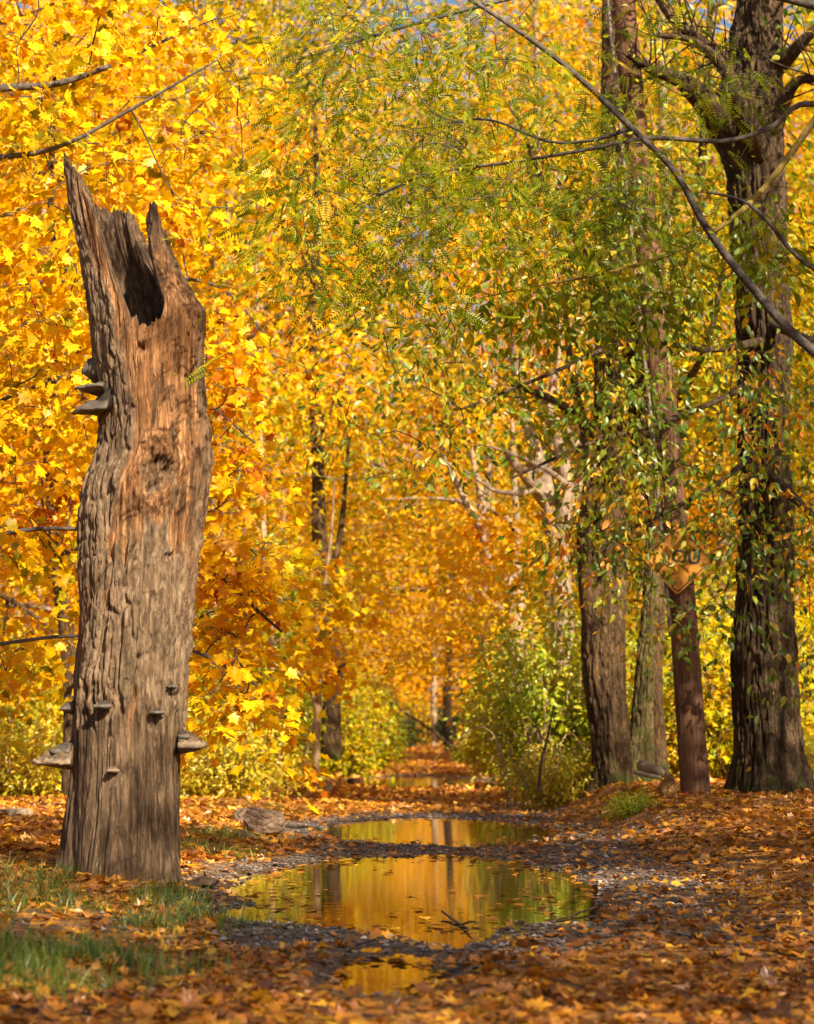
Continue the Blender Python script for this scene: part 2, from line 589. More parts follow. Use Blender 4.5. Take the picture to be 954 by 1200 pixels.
def bracket_mat(name, stops):
    m, n, out = new_mat(name)
    at_ = N(n, 'ShaderNodeAttribute', attribute_name='band')
    tc_ = N(n, 'ShaderNodeTexCoord')
    nz_ = N(n, 'ShaderNodeTexNoise')
    nz_.inputs['Scale'].default_value = 30
    nz_.inputs['Detail'].default_value = 5
    n.links.new(tc_.outputs['Object'], nz_.inputs['Vector'])
    ad_ = N(n, 'ShaderNodeMath', operation='MULTIPLY_ADD', use_clamp=True)
    n.links.new(nz_.outputs['Fac'], ad_.inputs[0])
    ad_.inputs[1].default_value = 0.4
    sb_ = N(n, 'ShaderNodeMath', operation='SUBTRACT')
    n.links.new(at_.outputs['Fac'], sb_.inputs[0])
    sb_.inputs[1].default_value = 0.2
    n.links.new(sb_.outputs[0], ad_.inputs[2])
    rp_ = ramp(n, stops)
    n.links.new(ad_.outputs[0], rp_.inputs[0])
    p_ = N(n, 'ShaderNodeBsdfPrincipled')
    p_.inputs['Roughness'].default_value = 0.85
    n.links.new(rp_.outputs[0], p_.inputs['Base Color'])
    b_ = N(n, 'ShaderNodeBump')
    b_.inputs['Strength'].default_value = 0.8
    b_.inputs['Distance'].default_value = 0.01
    n.links.new(nz_.outputs['Fac'], b_.inputs['Height'])
    n.links.new(b_.outputs[0], p_.inputs['Normal'])
    n.links.new(p_.outputs[0], out.inputs[0])
    return m


M_bracket = bracket_mat('bracket_fungus_crust', [(0, (0.03, 0.018, 0.010)), (0.3, (0.09, 0.052, 0.028)), (0.45, (0.05, 0.03, 0.017)), (0.65, (0.14, 0.088, 0.05)), (0.78, (0.075, 0.045, 0.026)), (0.93, (0.21, 0.15, 0.09)), (1, (0.25, 0.185, 0.12))])
M_bracket_dark = bracket_mat('old_bracket_fungus', [(0, (0.016, 0.011, 0.008)), (0.3, (0.045, 0.032, 0.023)), (0.5, (0.022, 0.016, 0.012)), (0.75, (0.07, 0.053, 0.04)), (1, (0.11, 0.09, 0.07))])


# ------------------------------------------------------------------ ground
PUD = [(0.06, 14.7, 1.22, 3.7, 1), (0.30, 22.6, 1.30, 3.1, 2), (0.28, 43.5, 1.32, 4.6, 3), (-0.08, 9.2, 0.27, 0.8, 4)]
ZW = -0.035


def pud_q(x, y):
    qs = []
    for cx, cyy, rx, ry, s in PUD:
        a = 0.30 if s != 4 else 0.75
        w = a * fbm(x * (1.9 if s < 4 else 4.5), y * (0.9 if s < 4 else 2.2), s * 7.3, 40 + s, 4)
        qs.append(np.hypot((x - cx) / rx, (y - cyy) / ry) * (1 + w))
    return np.array(qs)


def ground_h(x, y):
    x, y = np.broadcast_arrays(np.asarray(x, float), np.asarray(y, float))
    u = x - 0.3
    h = 0.30 * sstep(2.0, 4.6, u) * sstep(24, 14, y) + 0.36 * sstep(1.5, 2.5, u) * sstep(14, 24, y) + 0.10 * sstep(1.5, 2.6, -u) + 0.5 * sstep(6, 30, np.abs(u))
    h = h + 0.030 * fbm(x * 0.7, y * 0.45, 0, 3, 3) + 0.010 * fbm(x * 4, y * 3, 0, 9, 3)
    h = h + 0.035 * np.exp(-((y - 18.9) / 0.9) ** 2) * sstep(2.4, 1.2, np.abs(u))
    qs = pud_q(x, y)
    for q in qs:
        bed = ZW - 0.07 * (1 - np.minimum(q, 1) ** 2)
        k = sstep(1.42, 1.0, q)
        h = h * (1 - k) + bed * k
        h = np.where(q < 1.0, bed, h)
    return h


xs = np.concatenate([-np.geomspace(4.5, 260, 46)[::-1], np.arange(-4.4, 4.41, 0.05), np.geomspace(4.5, 260, 46)])
ys = np.concatenate([-np.geomspace(3, 120, 22)[::-1], np.arange(-2.5, 6.0, 0.4), np.arange(6.0, 30.0, 0.07), 30 + np.cumsum(np.geomspace(0.08, 9, 140))])
gx, gy = np.meshgrid(xs, ys)
gz = ground_h(gx, gy)
nx, ny = len(xs), len(ys)
ii = np.arange(nx * ny).reshape(ny, nx)
gf = np.stack([ii[:-1, :-1], ii[:-1, 1:], ii[1:, 1:], ii[1:, :-1]], -1).reshape(-1, 4)
qmin = pud_q(gx, gy).min(0)
# gravel shows along the wheel tracks and round the puddles; 0 = leaf mould, 1 = gravel


def gravel_f(x, y):
    u = x - 0.3
    q = pud_q(x, y).min(0)
    n = fbm(x * 0.8, y * 0.35, 0, 21, 4)
    ring = sstep(1.6, 1.15, q)
    trk = np.exp(-((u - 1.25 + 0.25 * n) / 0.62) ** 2) * sstep(8.5, 11, y) * sstep(34, 22, y)
    return np.clip(np.maximum(ring * 0.9, trk * 0.85) + 0.6 * n, 0, 1) * sstep(2.9, 2.0, np.abs(u)) * sstep(5, 9, y)


m, n, out = new_mat('ground_soil')
at = N(n, 'ShaderNodeAttribute', attribute_name='gravel')
aw = N(n, 'ShaderNodeAttribute', attribute_name='wet')
tc = N(n, 'ShaderNodeTexCoord')
v1 = N(n, 'ShaderNodeTexVoronoi')
v1.inputs['Scale'].default_value = 42
n.links.new(tc.outputs['Object'], v1.inputs['Vector'])
gr = ramp(n, [(0, (0.04, 0.03, 0.025)), (0.5, (0.085, 0.065, 0.055)), (1, (0.16, 0.125, 0.105))])
sepc = N(n, 'ShaderNodeSeparateColor')
n.links.new(v1.outputs['Color'], sepc.inputs[0])
n.links.new(sepc.outputs[0], gr.inputs[0])
nl = N(n, 'ShaderNodeTexNoise')
nl.inputs['Scale'].default_value = 1.1
nl.inputs['Detail'].default_value = 8
nl.inputs['Roughness'].default_value = 0.7
n.links.new(tc.outputs['Object'], nl.inputs['Vector'])
v2 = N(n, 'ShaderNodeTexVoronoi')
v2.inputs['Scale'].default_value = 13
n.links.new(tc.outputs['Object'], v2.inputs['Vector'])
s2 = N(n, 'ShaderNodeSeparateColor')
n.links.new(v2.outputs['Color'], s2.inputs[0])
mixv = N(n, 'ShaderNodeMath', operation='MULTIPLY_ADD')
mixv.inputs[1].default_value = 0.5
n.links.new(s2.outputs[0], mixv.inputs[0])
hal = N(n, 'ShaderNodeMath', operation='MULTIPLY')
hal.inputs[1].default_value = 0.55
n.links.new(nl.outputs['Fac'], hal.inputs[0])
n.links.new(hal.outputs[0], mixv.inputs[2])
so_ = ramp(n, [(0.12, (0.05, 0.028, 0.016)), (0.4, (0.16, 0.075, 0.026)), (0.6, (0.36, 0.16, 0.03)), (0.85, (0.52, 0.26, 0.035))])
n.links.new(mixv.outputs[0], so_.inputs[0])
mx = N(n, 'ShaderNodeMix', data_type='RGBA')
n.links.new(at.outputs['Fac'], mx.inputs[0])
n.links.new(so_.outputs[0], mx.inputs[6])
n.links.new(gr.outputs[0], mx.inputs[7])
wm = N(n, 'ShaderNodeMix', data_type='RGBA')
n.links.new(aw.outputs['Fac'], wm.inputs[0])
n.links.new(mx.outputs[2], wm.inputs[6])
wm.inputs[7].default_value = (0.055, 0.035, 0.022, 1)
p = N(n, 'ShaderNodeBsdfPrincipled')
p.inputs['Specular IOR Level'].default_value = 0.35
rw = N(n, 'ShaderNodeMapRange')
rw.inputs[3].default_value, rw.inputs[4].default_value = 0.85, 0.4
n.links.new(aw.outputs['Fac'], rw.inputs[0])
n.links.new(rw.outputs[0], p.inputs['Roughness'])
n.links.new(wm.outputs[2], p.inputs['Base Color'])
bp = N(n, 'ShaderNodeBump')
bp.inputs['Strength'].default_value = 0.8
bp.inputs['Distance'].default_value = 0.02
bh = N(n, 'ShaderNodeMath', operation='SUBTRACT')
n.links.new(nl.outputs['Fac'], bh.inputs[0])
n.links.new(v1.outputs['Distance'], bh.inputs[1])
n.links.new(bh.outputs[0], bp.inputs['Height'])
n.links.new(bp.outputs[0], p.inputs['Normal'])
n.links.new(p.outputs[0], out.inputs[0])
M_ground = m
gme = mesh_np('ground', np.stack([gx, gy, gz], -1).reshape(-1, 3), gf, M_ground,
              {'gravel': ('POINT', gravel_f(gx, gy).ravel()), 'wet': ('POINT', (sstep(1.22, 1.0, qmin) * 0.85).ravel())})
tag(add('ground', gme), kind='structure')

# ------------------------------------------------------------------ puddles
m, n, out = new_mat('puddle_water')
p = N(n, 'ShaderNodeBsdfPrincipled')
p.inputs['Base Color'].default_value = (0.035, 0.022, 0.010, 1)
p.inputs['Roughness'].default_value = 0.015
p.inputs['IOR'].default_value = 1.4
p.inputs['Specular IOR Level'].default_value = 0.75
tc = N(n, 'ShaderNodeTexCoord')
mp = N(n, 'ShaderNodeMapping')
mp.inputs['Scale'].default_value = (2.2, 5.5, 1)
n.links.new(tc.outputs['Object'], mp.inputs[0])
nz = N(n, 'ShaderNodeTexNoise')
nz.inputs['Scale'].default_value = 2.2
nz.inputs['Detail'].default_value = 2.5
n.links.new(mp.outputs[0], nz.inputs['Vector'])
bp = N(n, 'ShaderNodeBump')
bp.inputs['Strength'].default_value = 0.055
bp.inputs['Distance'].default_value = 0.012
n.links.new(nz.outputs['Fac'], bp.inputs['Height'])
n.links.new(bp.outputs[0], p.inputs['Normal'])
wg = N(n, 'ShaderNodeBsdfGlossy')
wg.inputs['Roughness'].default_value = 0.01
wg.inputs['Color'].default_value = (0.96, 0.96, 0.96, 1)
n.links.new(bp.outputs[0], wg.inputs['Normal'])
wx = N(n, 'ShaderNodeMixShader')
wx.inputs[0].default_value = 0.55
n.links.new(p.outputs[0], wx.inputs[1])
n.links.new(wg.outputs[0], wx.inputs[2])
n.links.new(wx.outputs[0], out.inputs[0])
M_water = m
for cx, cyy, rx, ry, s in PUD:
    th = np.linspace(0, 2 * PI, 96, endpoint=False)
    v = np.column_stack([rx * 1.22 * np.cos(th), ry * 1.22 * np.sin(th), np.zeros(96)])
    v = np.vstack([[(0, 0, 0)], v])
    k = np.arange(96)
    me = mesh_np('puddle', v, np.column_stack([np.zeros(96, int), 1 + k, 1 + (k + 1) % 96]), M_water, smooth=False)
    tag(add('puddle', me, loc=(cx, cyy, ZW)), kind='structure')


# ------------------------------------------------------------------ fallen leaves, floating leaves, gravel, grass
def scatter(n, y0, y1, rng, xr=lambda y: 0.215 * y + 0.6, pw=1.0):
    y = y0 + (y1 - y0) * rng.random(n) ** pw
    x = (rng.random(n) * 2 - 1) * xr(y)
    return x, y


def litter(n, y0, y1, rng, size, tm, dens=0.0, lift=0.02):
    x, y = scatter(n, y0, y1, rng)
    g = gravel_f(x, y)
    q = pud_q(x, y).min(0)
    clump = fbm(x * 1.1, y * 0.7, 0, 61, 3)
    pr = (1 - 0.88 * g) * (0.72 + 0.6 * clump + dens)
    k = (rng.random(n) < pr) & (q > 1.0) & ~((np.abs(x + 0.08) < 0.3) & (y > 7.9) & (y < 8.6) & (rng.random(n) < 0.5))
    x, y, q = x[k], y[k], q[k]
    n = len(x)
    z = ground_h(x, y) + lift * (0.25 + rng.random(n))
    yaw = rng.random(n) * 2 * PI
    al = np.column_stack([np.cos(yaw), np.sin(yaw), rng.normal(size=n) * 0.28])
    no = rng.normal(size=(n, 3)) * 0.38
    no[:, 2] += 1
    sz = size * (0.55 + 0.8 * rng.random(n))
    warm = 0.5 * rng.random(n) + 0.5 * rng.random(n)
    r = np.clip(0.09 + 0.91 * warm + 0.2 * sstep(18, 40, y) - 0.06 * sstep(14, 8, y), 0, 1)
    return place_leaves(tm, np.column_stack([x, y, z]), al, no, sz, r, curl=rng.normal(size=n) * 0.5 + 0.15)


rg = np.random.default_rng(11)
L = Leaves()
L.add(*litter(10500, 5.2, 16, rg, 0.074, T_MAPLE, -0.02, 0.012))
L.add(*litter(9500, 5.2, 16, rg, 0.065, T_OVAL, -0.02, 0.012))
L.add(*litter(9000, 5.2, 16, rg, 0.045, T_KITE, -0.02, 0.008))
L.add(*litter(7000, 5.2, 16, rg, 0.07, T_TRI, -0.02, 0.01))
L.add(*litter(15000, 16, 32, rg, 0.082, T_MAPLE, 0.0))
L.add(*litter(11000, 16, 32, rg, 0.085, T_OVAL, 0.0))
L.add(*litter(11000, 16, 32, rg, 0.08, T_TRI, 0.0))
L.add(*litter(42000, 32, 80, rg, 0.15, T_TRI, 0.3, 0.04))
L.add(*litter(42000, 80, 190, rg, 0.24, T_KITE, 0.4, 0.06))
tag(add('fallen_leaves', L.mesh('fallen_leaves', M_litter)), 'orange and brown maple leaves strewn over the path and verges', 'fallen leaves', kind='stuff')

L = Leaves()
for cx, cyy, rx, ry, s in PUD:
    nn = {1: 420, 2: 160, 3: 160, 4: 70}[s]
    a, rr = rg.random(nn) * 2 * PI, np.sqrt(rg.random(nn)) ** 0.55
    x, y = cx + rx * rr * np.cos(a), cyy + ry * rr * np.sin(a)
    q = pud_q(x, y).min(0)
    k = (q < 1.03) & (rg.random(nn) < 0.25 + 0.75 * sstep(0.55, 0.98, q))
    x, y = x[k], y[k]
    nn = len(x)
    yaw = rg.random(nn) * 2 * PI
    al = np.column_stack([np.cos(yaw), np.sin(yaw), 0 * yaw])
    no = rg.normal(size=(nn, 3)) * 0.05
    no[:, 2] += 1
    L.add(*place_leaves(T_MAPLE, np.column_stack([x, y, np.full(nn, ZW + 0.008)]), al, no, 0.075 * (0.5 + 0.9 * rg.random(nn)), 0.1 + 0.75 * rg.random(nn), curl=np.full(nn, 0.12)))
tag(add('floating_leaves', L.mesh('floating_leaves', M_litter)), 'scattered leaves floating on the puddles', 'floating leaves', kind='stuff')


def pebbles(x, y, size, rng):
    base = np.array([(1, 0, 0), (0, 1, 0), (-1, 0, 0), (0, -1, 0), (0, 0, 0.75), (0, 0, -0.75), (.66, .66, .3), (-.66, .6, .3), (-.6, -.66, .3), (.66, -.6, .3)])
    tri = np.array([(4, 0, 6), (4, 6, 1), (4, 1, 7), (4, 7, 2), (4, 2, 8), (4, 8, 3), (4, 3, 9), (4, 9, 0), (0, 5, 1), (1, 5, 2), (2, 5, 3), (3, 5, 0), (0, 1, 6), (1, 2, 7), (2, 3, 8), (3, 0, 9)])
    n = len(x)
    v = base[None] * (1 + 0.28 * rng.normal(size=(n, len(base), 3)))
    a = rng.random(n) * 2 * PI
    c, s = np.cos(a)[:, None], np.sin(a)[:, None]
    v = np.stack([v[..., 0] * c - v[..., 1] * s * 0.75, v[..., 0] * s + v[..., 1] * c * 0.75, v[..., 2] * 0.7], -1)
    z = ground_h(x, y) + size * 0.25
    v = v * size[:, None, None] + np.column_stack([x, y, z])[:, None, :]
    f = (np.arange(n) * len(base))[:, None, None] + tri[None]
    return v.reshape(-1, 3), f.reshape(-1, 3), np.repeat(rng.random(n), len(tri))


m, n, out = new_mat('gravel_stone')
at = N(n, 'ShaderNodeAttribute', attribute_name='rnd')
rp = ramp(n, [(0, (0.045, 0.033, 0.027)), (0.5, (0.115, 0.086, 0.070)), (0.88, (0.20, 0.155, 0.128)), (1, (0.34, 0.285, 0.245))])
n.links.new(at.outputs['Fac'], rp.inputs[0])
p = N(n, 'ShaderNodeBsdfPrincipled')
p.inputs['Roughness'].default_value = 0.75
n.links.new(rp.outputs[0], p.inputs['Base Color'])
n.links.new(p.outputs[0], out.inputs[0])
M_gravel = m
x, y = scatter(90000, 7.5, 32, rg, lambda y: np.full_like(y, 2.7))
x = x + 0.3
g = gravel_f(x, y)
k = (rg.random(len(x)) < g * 0.9) & (pud_q(x, y).min(0) > 0.985)
x, y = x[k], y[k]
L = Leaves()
L.add(*pebbles(x, y, 0.006 + 0.020 * rg.random(len(x)) ** 3, rg))
tag(add('gravel', L.mesh('gravel', M_gravel)), 'loose grey gravel on the worn path round the puddles', 'gravel', kind='stuff')

L = Leaves()
gp = []
for (px, py, rr, cnt) in [(120, 1055, 0.75, 2600), (60, 1105, 0.5, 2200), (30, 1120, 0.35, 1500), (150, 1100, 0.35, 900), (10, 1030, 0.5, 900), (185, 1060, 0.3, 700), (262, 975, 0.5, 1200), (240, 990, 0.4, 900), (300, 945, 0.6, 500), (215, 1035, .25, 400), (145, 1040, 0.5, 900)]:
    d = F * (H - 0.08) / (py - HOR)
    c = W(px, py, d)
    o = rg.normal(size=(cnt, 2)) * rr * np.array((0.75, 1.0))
    gp.append(np.column_stack([c[0] + o[:, 0], c[1] + o[:, 1]]))
gp = np.vstack(gp)
gp = gp[(pud_q(gp[:, 0], gp[:, 1]).min(0) > 1.15) & (fbm(gp[:, 0] * 2.2, gp[:, 1] * 2.2, 0, 77, 3) > -0.12)]
nn = len(gp)
al = rg.normal(size=(nn, 3)) * 0.38
al[:, 2] = 1
no = rg.normal(size=(nn, 3))
no[:, 2] *= 0.3
L.add(*place_leaves(T_BLADE, np.column_stack([gp, ground_h(gp[:, 0], gp[:, 1]) - 0.005]), al, no, 0.045 + 0.12 * rg.random(nn) ** 1.6))
tag(add('grass', L.mesh('grass', M_grass)), 'green grass growing in front of the broken stump', 'grass', kind='stuff')


# ------------------------------------------------------------------ hero trunks
def hero_trunk(prof, d, ry=0.95, nth=160, dz=0.022, cell=(0.055, 0.2), depth=0.022, lump=0.06, flare=None, seed=0, top=None, yoff=None, maskf=None, warp=0.5):
    """profile rows (photo y, left x, right x) at distance d -> closed furrowed trunk; returns verts (ring-major), nth, z rows, masks"""
    prof = sorted(prof, key=lambda r: -r[0])
    L_ = np.array([W(r[1], r[0], d) for r in prof])
    R_ = np.array([W(r[2], r[0], d) for r in prof])
    zz = L_[:, 2]
    z = np.arange(zz[0], zz[-1], dz)
    xl, xr = np.interp(z, zz, L_[:, 0]), np.interp(z, zz, R_[:, 0])
    k = np.ones(7) / 7
    pad = lambda a: np.convolve(np.pad(a, 3, mode='edge'), k, 'valid')
    xl, xr = pad(xl), pad(xr)
    cxx, rx = (xl + xr) / 2, (xr - xl) / 2
    th = np.linspace(0, 2 * PI, nth, endpoint=False)        # 0 = towards camera, +90 = right
    Z, TH = np.meshgrid(z, th, indexing='ij')
    Rm = rx.mean()
    wrap = max(6, int(round(2 * PI * Rm / cell[0])))
    ct, st = np.cos(TH), np.sin(TH)
    wu = warp * fbm(ct * 2 + 5, st * 2, Z * 1.8, seed + 5, 3)
    U = np.mod(TH / (2 * PI) * wrap + wu * 1.2, wrap)
    f1, f2, cv = worley(U, Z / cell[1] + 0.6 * fbm(ct * 3, st * 3, Z * 3, seed + 8, 2), wrap, seed)
    kk = Rm / cell[0]
    wz = 0.35 * fbm(ct * kk * 0.6, st * kk * 0.6, Z / cell[1] * 0.8, seed + 50, 2)
    n1 = np.abs(vnoise(ct * kk + wz, st * kk + wz, Z / cell[1] * 0.55 + wz, seed + 60))
    n2 = np.abs(vnoise(ct * kk * 1.7 + 7 + wz, st * kk * 1.7, Z / cell[1] * 0.9, seed + 61))
    ridge = sstep(0.01, 0.22, n1) * (0.55 + 0.45 * sstep(0.0, 0.25, n2)) * (0.75 + 0.25 * sstep(0.02, 0.3, f2 - f1))
    cv = 0.5 + 0.5 * fbm(ct * kk * 0.5, st * kk * 0.5, Z / cell[1] * 0.5, seed + 62, 2)
    bark = np.ones_like(Z) if maskf is None else maskf(TH, Z)
    lm = lump * Rm * fbm(ct * 1.3 + 3, st * 1.3, Z * 0.9, seed + 20, 4)
    fine = 0.25 * depth * fbm(ct * 22, st * 22, Z * 9, seed + 30, 3)
    disp = lm + depth * (0.55 * ridge + 0.45 * ridge * cv - 0.55) * bark + (0.030 * (bark - 1) if maskf is not None else 0.0) + fine
    if flare is not None:
        disp = disp + flare(TH, Z)
    return dict(z=z, th=th, Z=Z, TH=TH, cx=cxx, rx=rx, ry=rx * ry, disp=disp, bark=bark, ridge=ridge, d=d, lm=lm)


def hero_mesh(name, T, mat, origin, cap=True, attrs=None):
    nz, nth = T['Z'].shape
    rx = T['rx'][:, None] + T['disp']
    ry = T['ry'][:, None] + T['disp']
    X = T['cx'][:, None] + rx * np.sin(T['TH'])
    Y = T['d'] + T.get('yc', np.zeros(nz))[:, None] - ry * np.cos(T['TH'])
    v = np.stack([X, Y, T['Z']], -1).reshape(-1, 3)
    idx = np.arange(nz * nth).reshape(nz, nth)
    a, b = idx[:-1], idx[1:]
    f = np.stack([a, np.roll(a, -1, 1), np.roll(b, -1, 1), b], -1).reshape(-1, 4)
    fs = [f]
    if cap:
        v = np.vstack([v, [(T['cx'][-1], T['d'], T['z'][-1])]])
        e = idx[-1]
        fs.append(np.column_stack([e, np.roll(e, -1), np.full(nth, len(v) - 1)]))
    at = {k: ('POINT', np.concatenate([q.ravel(), np.zeros(len(v) - q.size)])) for k, q in (attrs or {}).items()}
    return v - np.asarray(origin), fs, at


# --- the broken stump ------------------------------------------------------
SD = 14.2
stump_prof = [(1045, 62, 224), (1028, 67, 220), (994, 71, 217), (956, 74, 216), (900, 78, 215), (844, 80, 216), (795, 83, 219), (750, 89, 224), (712, 90, 227), (675, 92, 231),
              (607, 93, 240), (592, 95, 243), (570, 98, 246), (555, 103, 249), (540, 110, 250), (525, 115, 248), (510, 117, 246), (487, 119, 243), (450, 116, 240), (431, 112, 238), (412, 109, 239), (394, 107, 241), (375, 106, 244),
              (362, 104, 241), (352, 103, 233), (337, 101, 223), (311, 97, 209), (289, 93.5, 199), (251, 86, 189), (235, 83, 186), (214, 80, 184), (180, 74, 180)]


def stump_mask(TH, Z):
    """1 where bark still clings, 0 on bare wood"""
    a = (np.mod(TH + PI, 2 * PI) - PI)
    zt = lambda y: W(150, y, SD)[2]
    nse = 0.55 * fbm(np.cos(TH) * 5.5, np.sin(TH) * 5.5, Z * 1.5, 91, 5)
    m = np.zeros_like(Z)
    # left strip of bark, upper half, down to the knot
    edge = np.interp(Z, [zt(700), zt(640), zt(560), zt(480), zt(430), zt(330), zt(250)], [0.2, -0.55, -0.35, -0.15, -0.35, -0.75, -0.95])
    up = sstep(0.03, -0.03, a - edge + nse * 0.75) * sstep(zt(735), zt(660), Z)
    # plated belt right of centre, between photo rows 660 and 840
    jag = 0.22 * vnoise(np.cos(TH) * 8, np.sin(TH) * 8, Z * 0.5, 97) + 0.10 * vnoise(np.cos(TH) * 20, np.sin(TH) * 20, Z * 0.8, 98)
    top_y = np.interp(a, [-1.3, -0.7, -0.3, 0.1, 0.45, 0.8, 1.2], [790, 745, 690, 640, 625, 665, 700])
    top_z = W(150, 0, SD)[2] + (zt(1000) - zt(0)) / 1000.0 * top_y
    lo = sstep(zt(842), zt(826), Z + nse * 0.5 + jag) * sstep(0.05, -0.05, Z - top_z + jag + nse * 0.35) * sstep(-0.95, -0.85, a + nse * 0.5)
    isl = sstep(0.30, 0.36, fbm(np.cos(TH) * 4.5 + 3, np.sin(TH) * 4.5, Z * 1.5, 99, 4)) * sstep(zt(700), zt(640), Z) * 0.9
    lo = np.maximum(lo, isl)
    rt = sstep(1.05, 1.3, a + nse * 0.4) * sstep(zt(700), zt(640), Z) * 0.8
    m = np.maximum(np.maximum(up, lo), rt)
    m = np.maximum(m, sstep(2.0, 2.3, np.abs(a) + nse * 0.3))
    return m


zt = lambda y: W(150, y, SD)[2]
zb = zt(1028)


def stump_flare(TH, Z):
    a = (np.mod(TH + PI, 2 * PI) - PI)
    o = 0.035 * np.exp(-(Z - zb) / 0.22) * np.cos(TH * 5 + 0.8)
    o = o + 0.03 * np.exp(-(Z - zb) / 0.5) * (vnoise(np.cos(TH) * 5, np.sin(TH) * 5, Z * 1.2, 4))
    # flowing knot with a rotted heart, photo (186, 562)
    ka, kz = 0.22, zt(562)
    r = np.hypot((a - ka) / 0.40, (Z - kz) / 0.20)
    r = r * (1 + 0.5 * fbm(np.cos(TH) * 5, np.sin(TH) * 5, Z * 5, 14, 4))
    o = o + 0.045 * np.exp(-((r - 0.95) / 0.42) ** 2) - 0.05 * sstep(0.85, 0.35, r) + 0.075 * sstep(1.25, 0.5, r) * fbm(np.cos(TH) * 16, np.sin(TH) * 16, Z * 16, 15, 4)
    o = o + 0.018 * fbm(np.cos(TH) * 7, np.sin(TH) * 7, Z * 1.3, 16, 4) + 0.008 * fbm(np.cos(TH) * 26, np.sin(TH) * 26, Z * 3.5, 17, 3)
    # small holes and scars
    for (px, py, aw_, hw, dp) in [(172, 417, 0.10, 0.035, 0.06), (152, 905, 0.2, 0.06, 0.03), (133, 958, 0.06, 0.16, 0.025), (190, 838, 0.09, 0.03, 0.03), (195, 850, 0.06, 0.05, 0.02), (205, 806, 0.1, 0.02, 0.02)]:
        c = np.interp(py, [r_[0] for r_ in stump_prof[::-1]], [(r_[1] + r_[2]) / 2 for r_ in stump_prof[::-1]])
        w = np.interp(py, [r_[0] for r_ in stump_prof[::-1]], [(r_[2] - r_[1]) / 2 for r_ in stump_prof[::-1]])
        aa = math.asin(max(-0.95, min(0.95, (px - c) / w)))
        q = np.hypot((a - aa) / aw_, (Z - zt(py)) / hw)
        o = o - dp * np.exp(-q * q * 1.2)
    # long drying cracks and roots low down
    cr = vnoise(np.cos(TH) * 9, np.sin(TH) * 9, Z * 0.7, 33)
    o = o - 0.022 * sstep(0.09, 0.0, np.abs(cr)) * sstep(zt(560), zt(900), -Z * -1) * (Z < zt(820))
    o = o - 0.010 * sstep(0.08, 0.0, np.abs(vnoise(np.cos(TH) * 12 + 4, np.sin(TH) * 12, Z * 0.9, 35)))
    return o


S = hero_trunk(stump_prof, SD, ry=0.92, nth=400, dz=0.010, cell=(0.052, 0.19), depth=0.048, lump=0.035, flare=stump_flare, seed=51, maskf=stump_mask, warp=0.6)
z, th, Z, TH = S['z'], S['th'], S['Z'], S['TH']
# rim height by angle (photo rows), front notch is the rotted hollow
deg = np.array([-180, -165, -150, -135, -120, -108, -97, -86, -76, -67, -57, -50, -44, -38, -33, -29, -26, -22, -17, -10, -2, 6, 12, 17, 22, 26, 30, 36, 44, 54, 63, 71, 78, 84, 92, 102, 115, 128, 140, 150, 157, 163, 170, 180])
rim = np.array([234, 238, 233, 240, 236, 226, 212, 190, 197, 183, 204, 220, 228, 238, 254, 284, 318, 352, 376, 384, 390, 390, 388, 384, 374, 358, 338, 314, 288, 264, 243, 240, 262, 282, 306, 328, 340, 334, 312, 288, 262, 240, 236, 234])
a180 = np.degrees(np.mod(th + PI, 2 * PI) - PI)
rimz = np.interp(a180, deg, [zt(r) for r in rim])
rimz = rimz + 0.030 * vnoise(np.cos(th) * 14, np.sin(th) * 14, 0, 5) + 0.025 * vnoise(np.cos(th) * 40, np.sin(th) * 40, 0, 6)
z0 = zt(400)
k0 = int(np.searchsorted(z, z0))
rows = list(range(k0))
nup = 110
s = np.linspace(0, 1, nup)
Zu = z[k0 - 1] + (rimz[None, :] - z[k0 - 1]) * s[:, None]


def samp(arr2, Zq):
    """sample a (z, th) field at other heights, column by column"""
    t = np.clip((Zq - z[0]) / (z[1] - z[0]), 0, len(z) - 1.001)
    i = t.astype(int)
    fr = t - i
    j = np.broadcast_to(np.arange(len(th)), Zq.shape)
    return arr2[i, j] * (1 - fr) + arr2[i + 1, j] * fr


def ring_xyz(Zq, inset=0.0):
    t = np.clip(Zq, z[0], z[-1])
    c, rx = np.interp(t, z, S['cx']), np.interp(t, z, S['rx'])
    dd = samp(S['disp'], Zq)
    rr = np.maximum(rx + dd - inset, 0.02)
    ry = np.maximum(rx * 0.92 + dd - inset, 0.02)
    thb = np.broadcast_to(th, Zq.shape)
    return np.stack([c + rr * np.sin(thb), SD - ry * np.cos(thb), Zq], -1)


low = ring_xyz(Z[:k0])
upv = ring_xyz(Zu[1:])
thick = 0.065 + 0.03 * vnoise(np.cos(th) * 4, np.sin(th) * 4, 0, 71)
nin = 70
si = np.linspace(0, 1, nin)
zf = zt(372) - 0.04
Zi = rimz[None, :] + (zf - 0.35 - rimz[None, :]) * si[:, None]
ins = thick[None, :] * sstep(0, 0.12, si)[:, None] * np.ones_like(Zi)
ins = ins + 0.05 * fbm(np.cos(TH[:1]) * 4, np.sin(TH[:1]) * 4, Zi * 7, 72, 4) * sstep(0.03, 0.2, si)[:, None]
ins = ins + 0.16 * sstep(0.78, 1.0, si)[:, None]
inv = ring_xyz(Zi, np.maximum(ins, 0.012))
allr = np.concatenate([low, upv, inv[1:]], 0)
nz_, nth = allr.shape[:2]
idx = np.arange(nz_ * nth).reshape(nz_, nth)
a, b = idx[:-1], idx[1:]
fq = np.stack([a, np.roll(a, -1, 1), np.roll(b, -1, 1), b], -1).reshape(-1, 4)
vv = np.vstack([allr.reshape(-1, 3), [allr[-1].mean(0)]])
e = idx[-1]
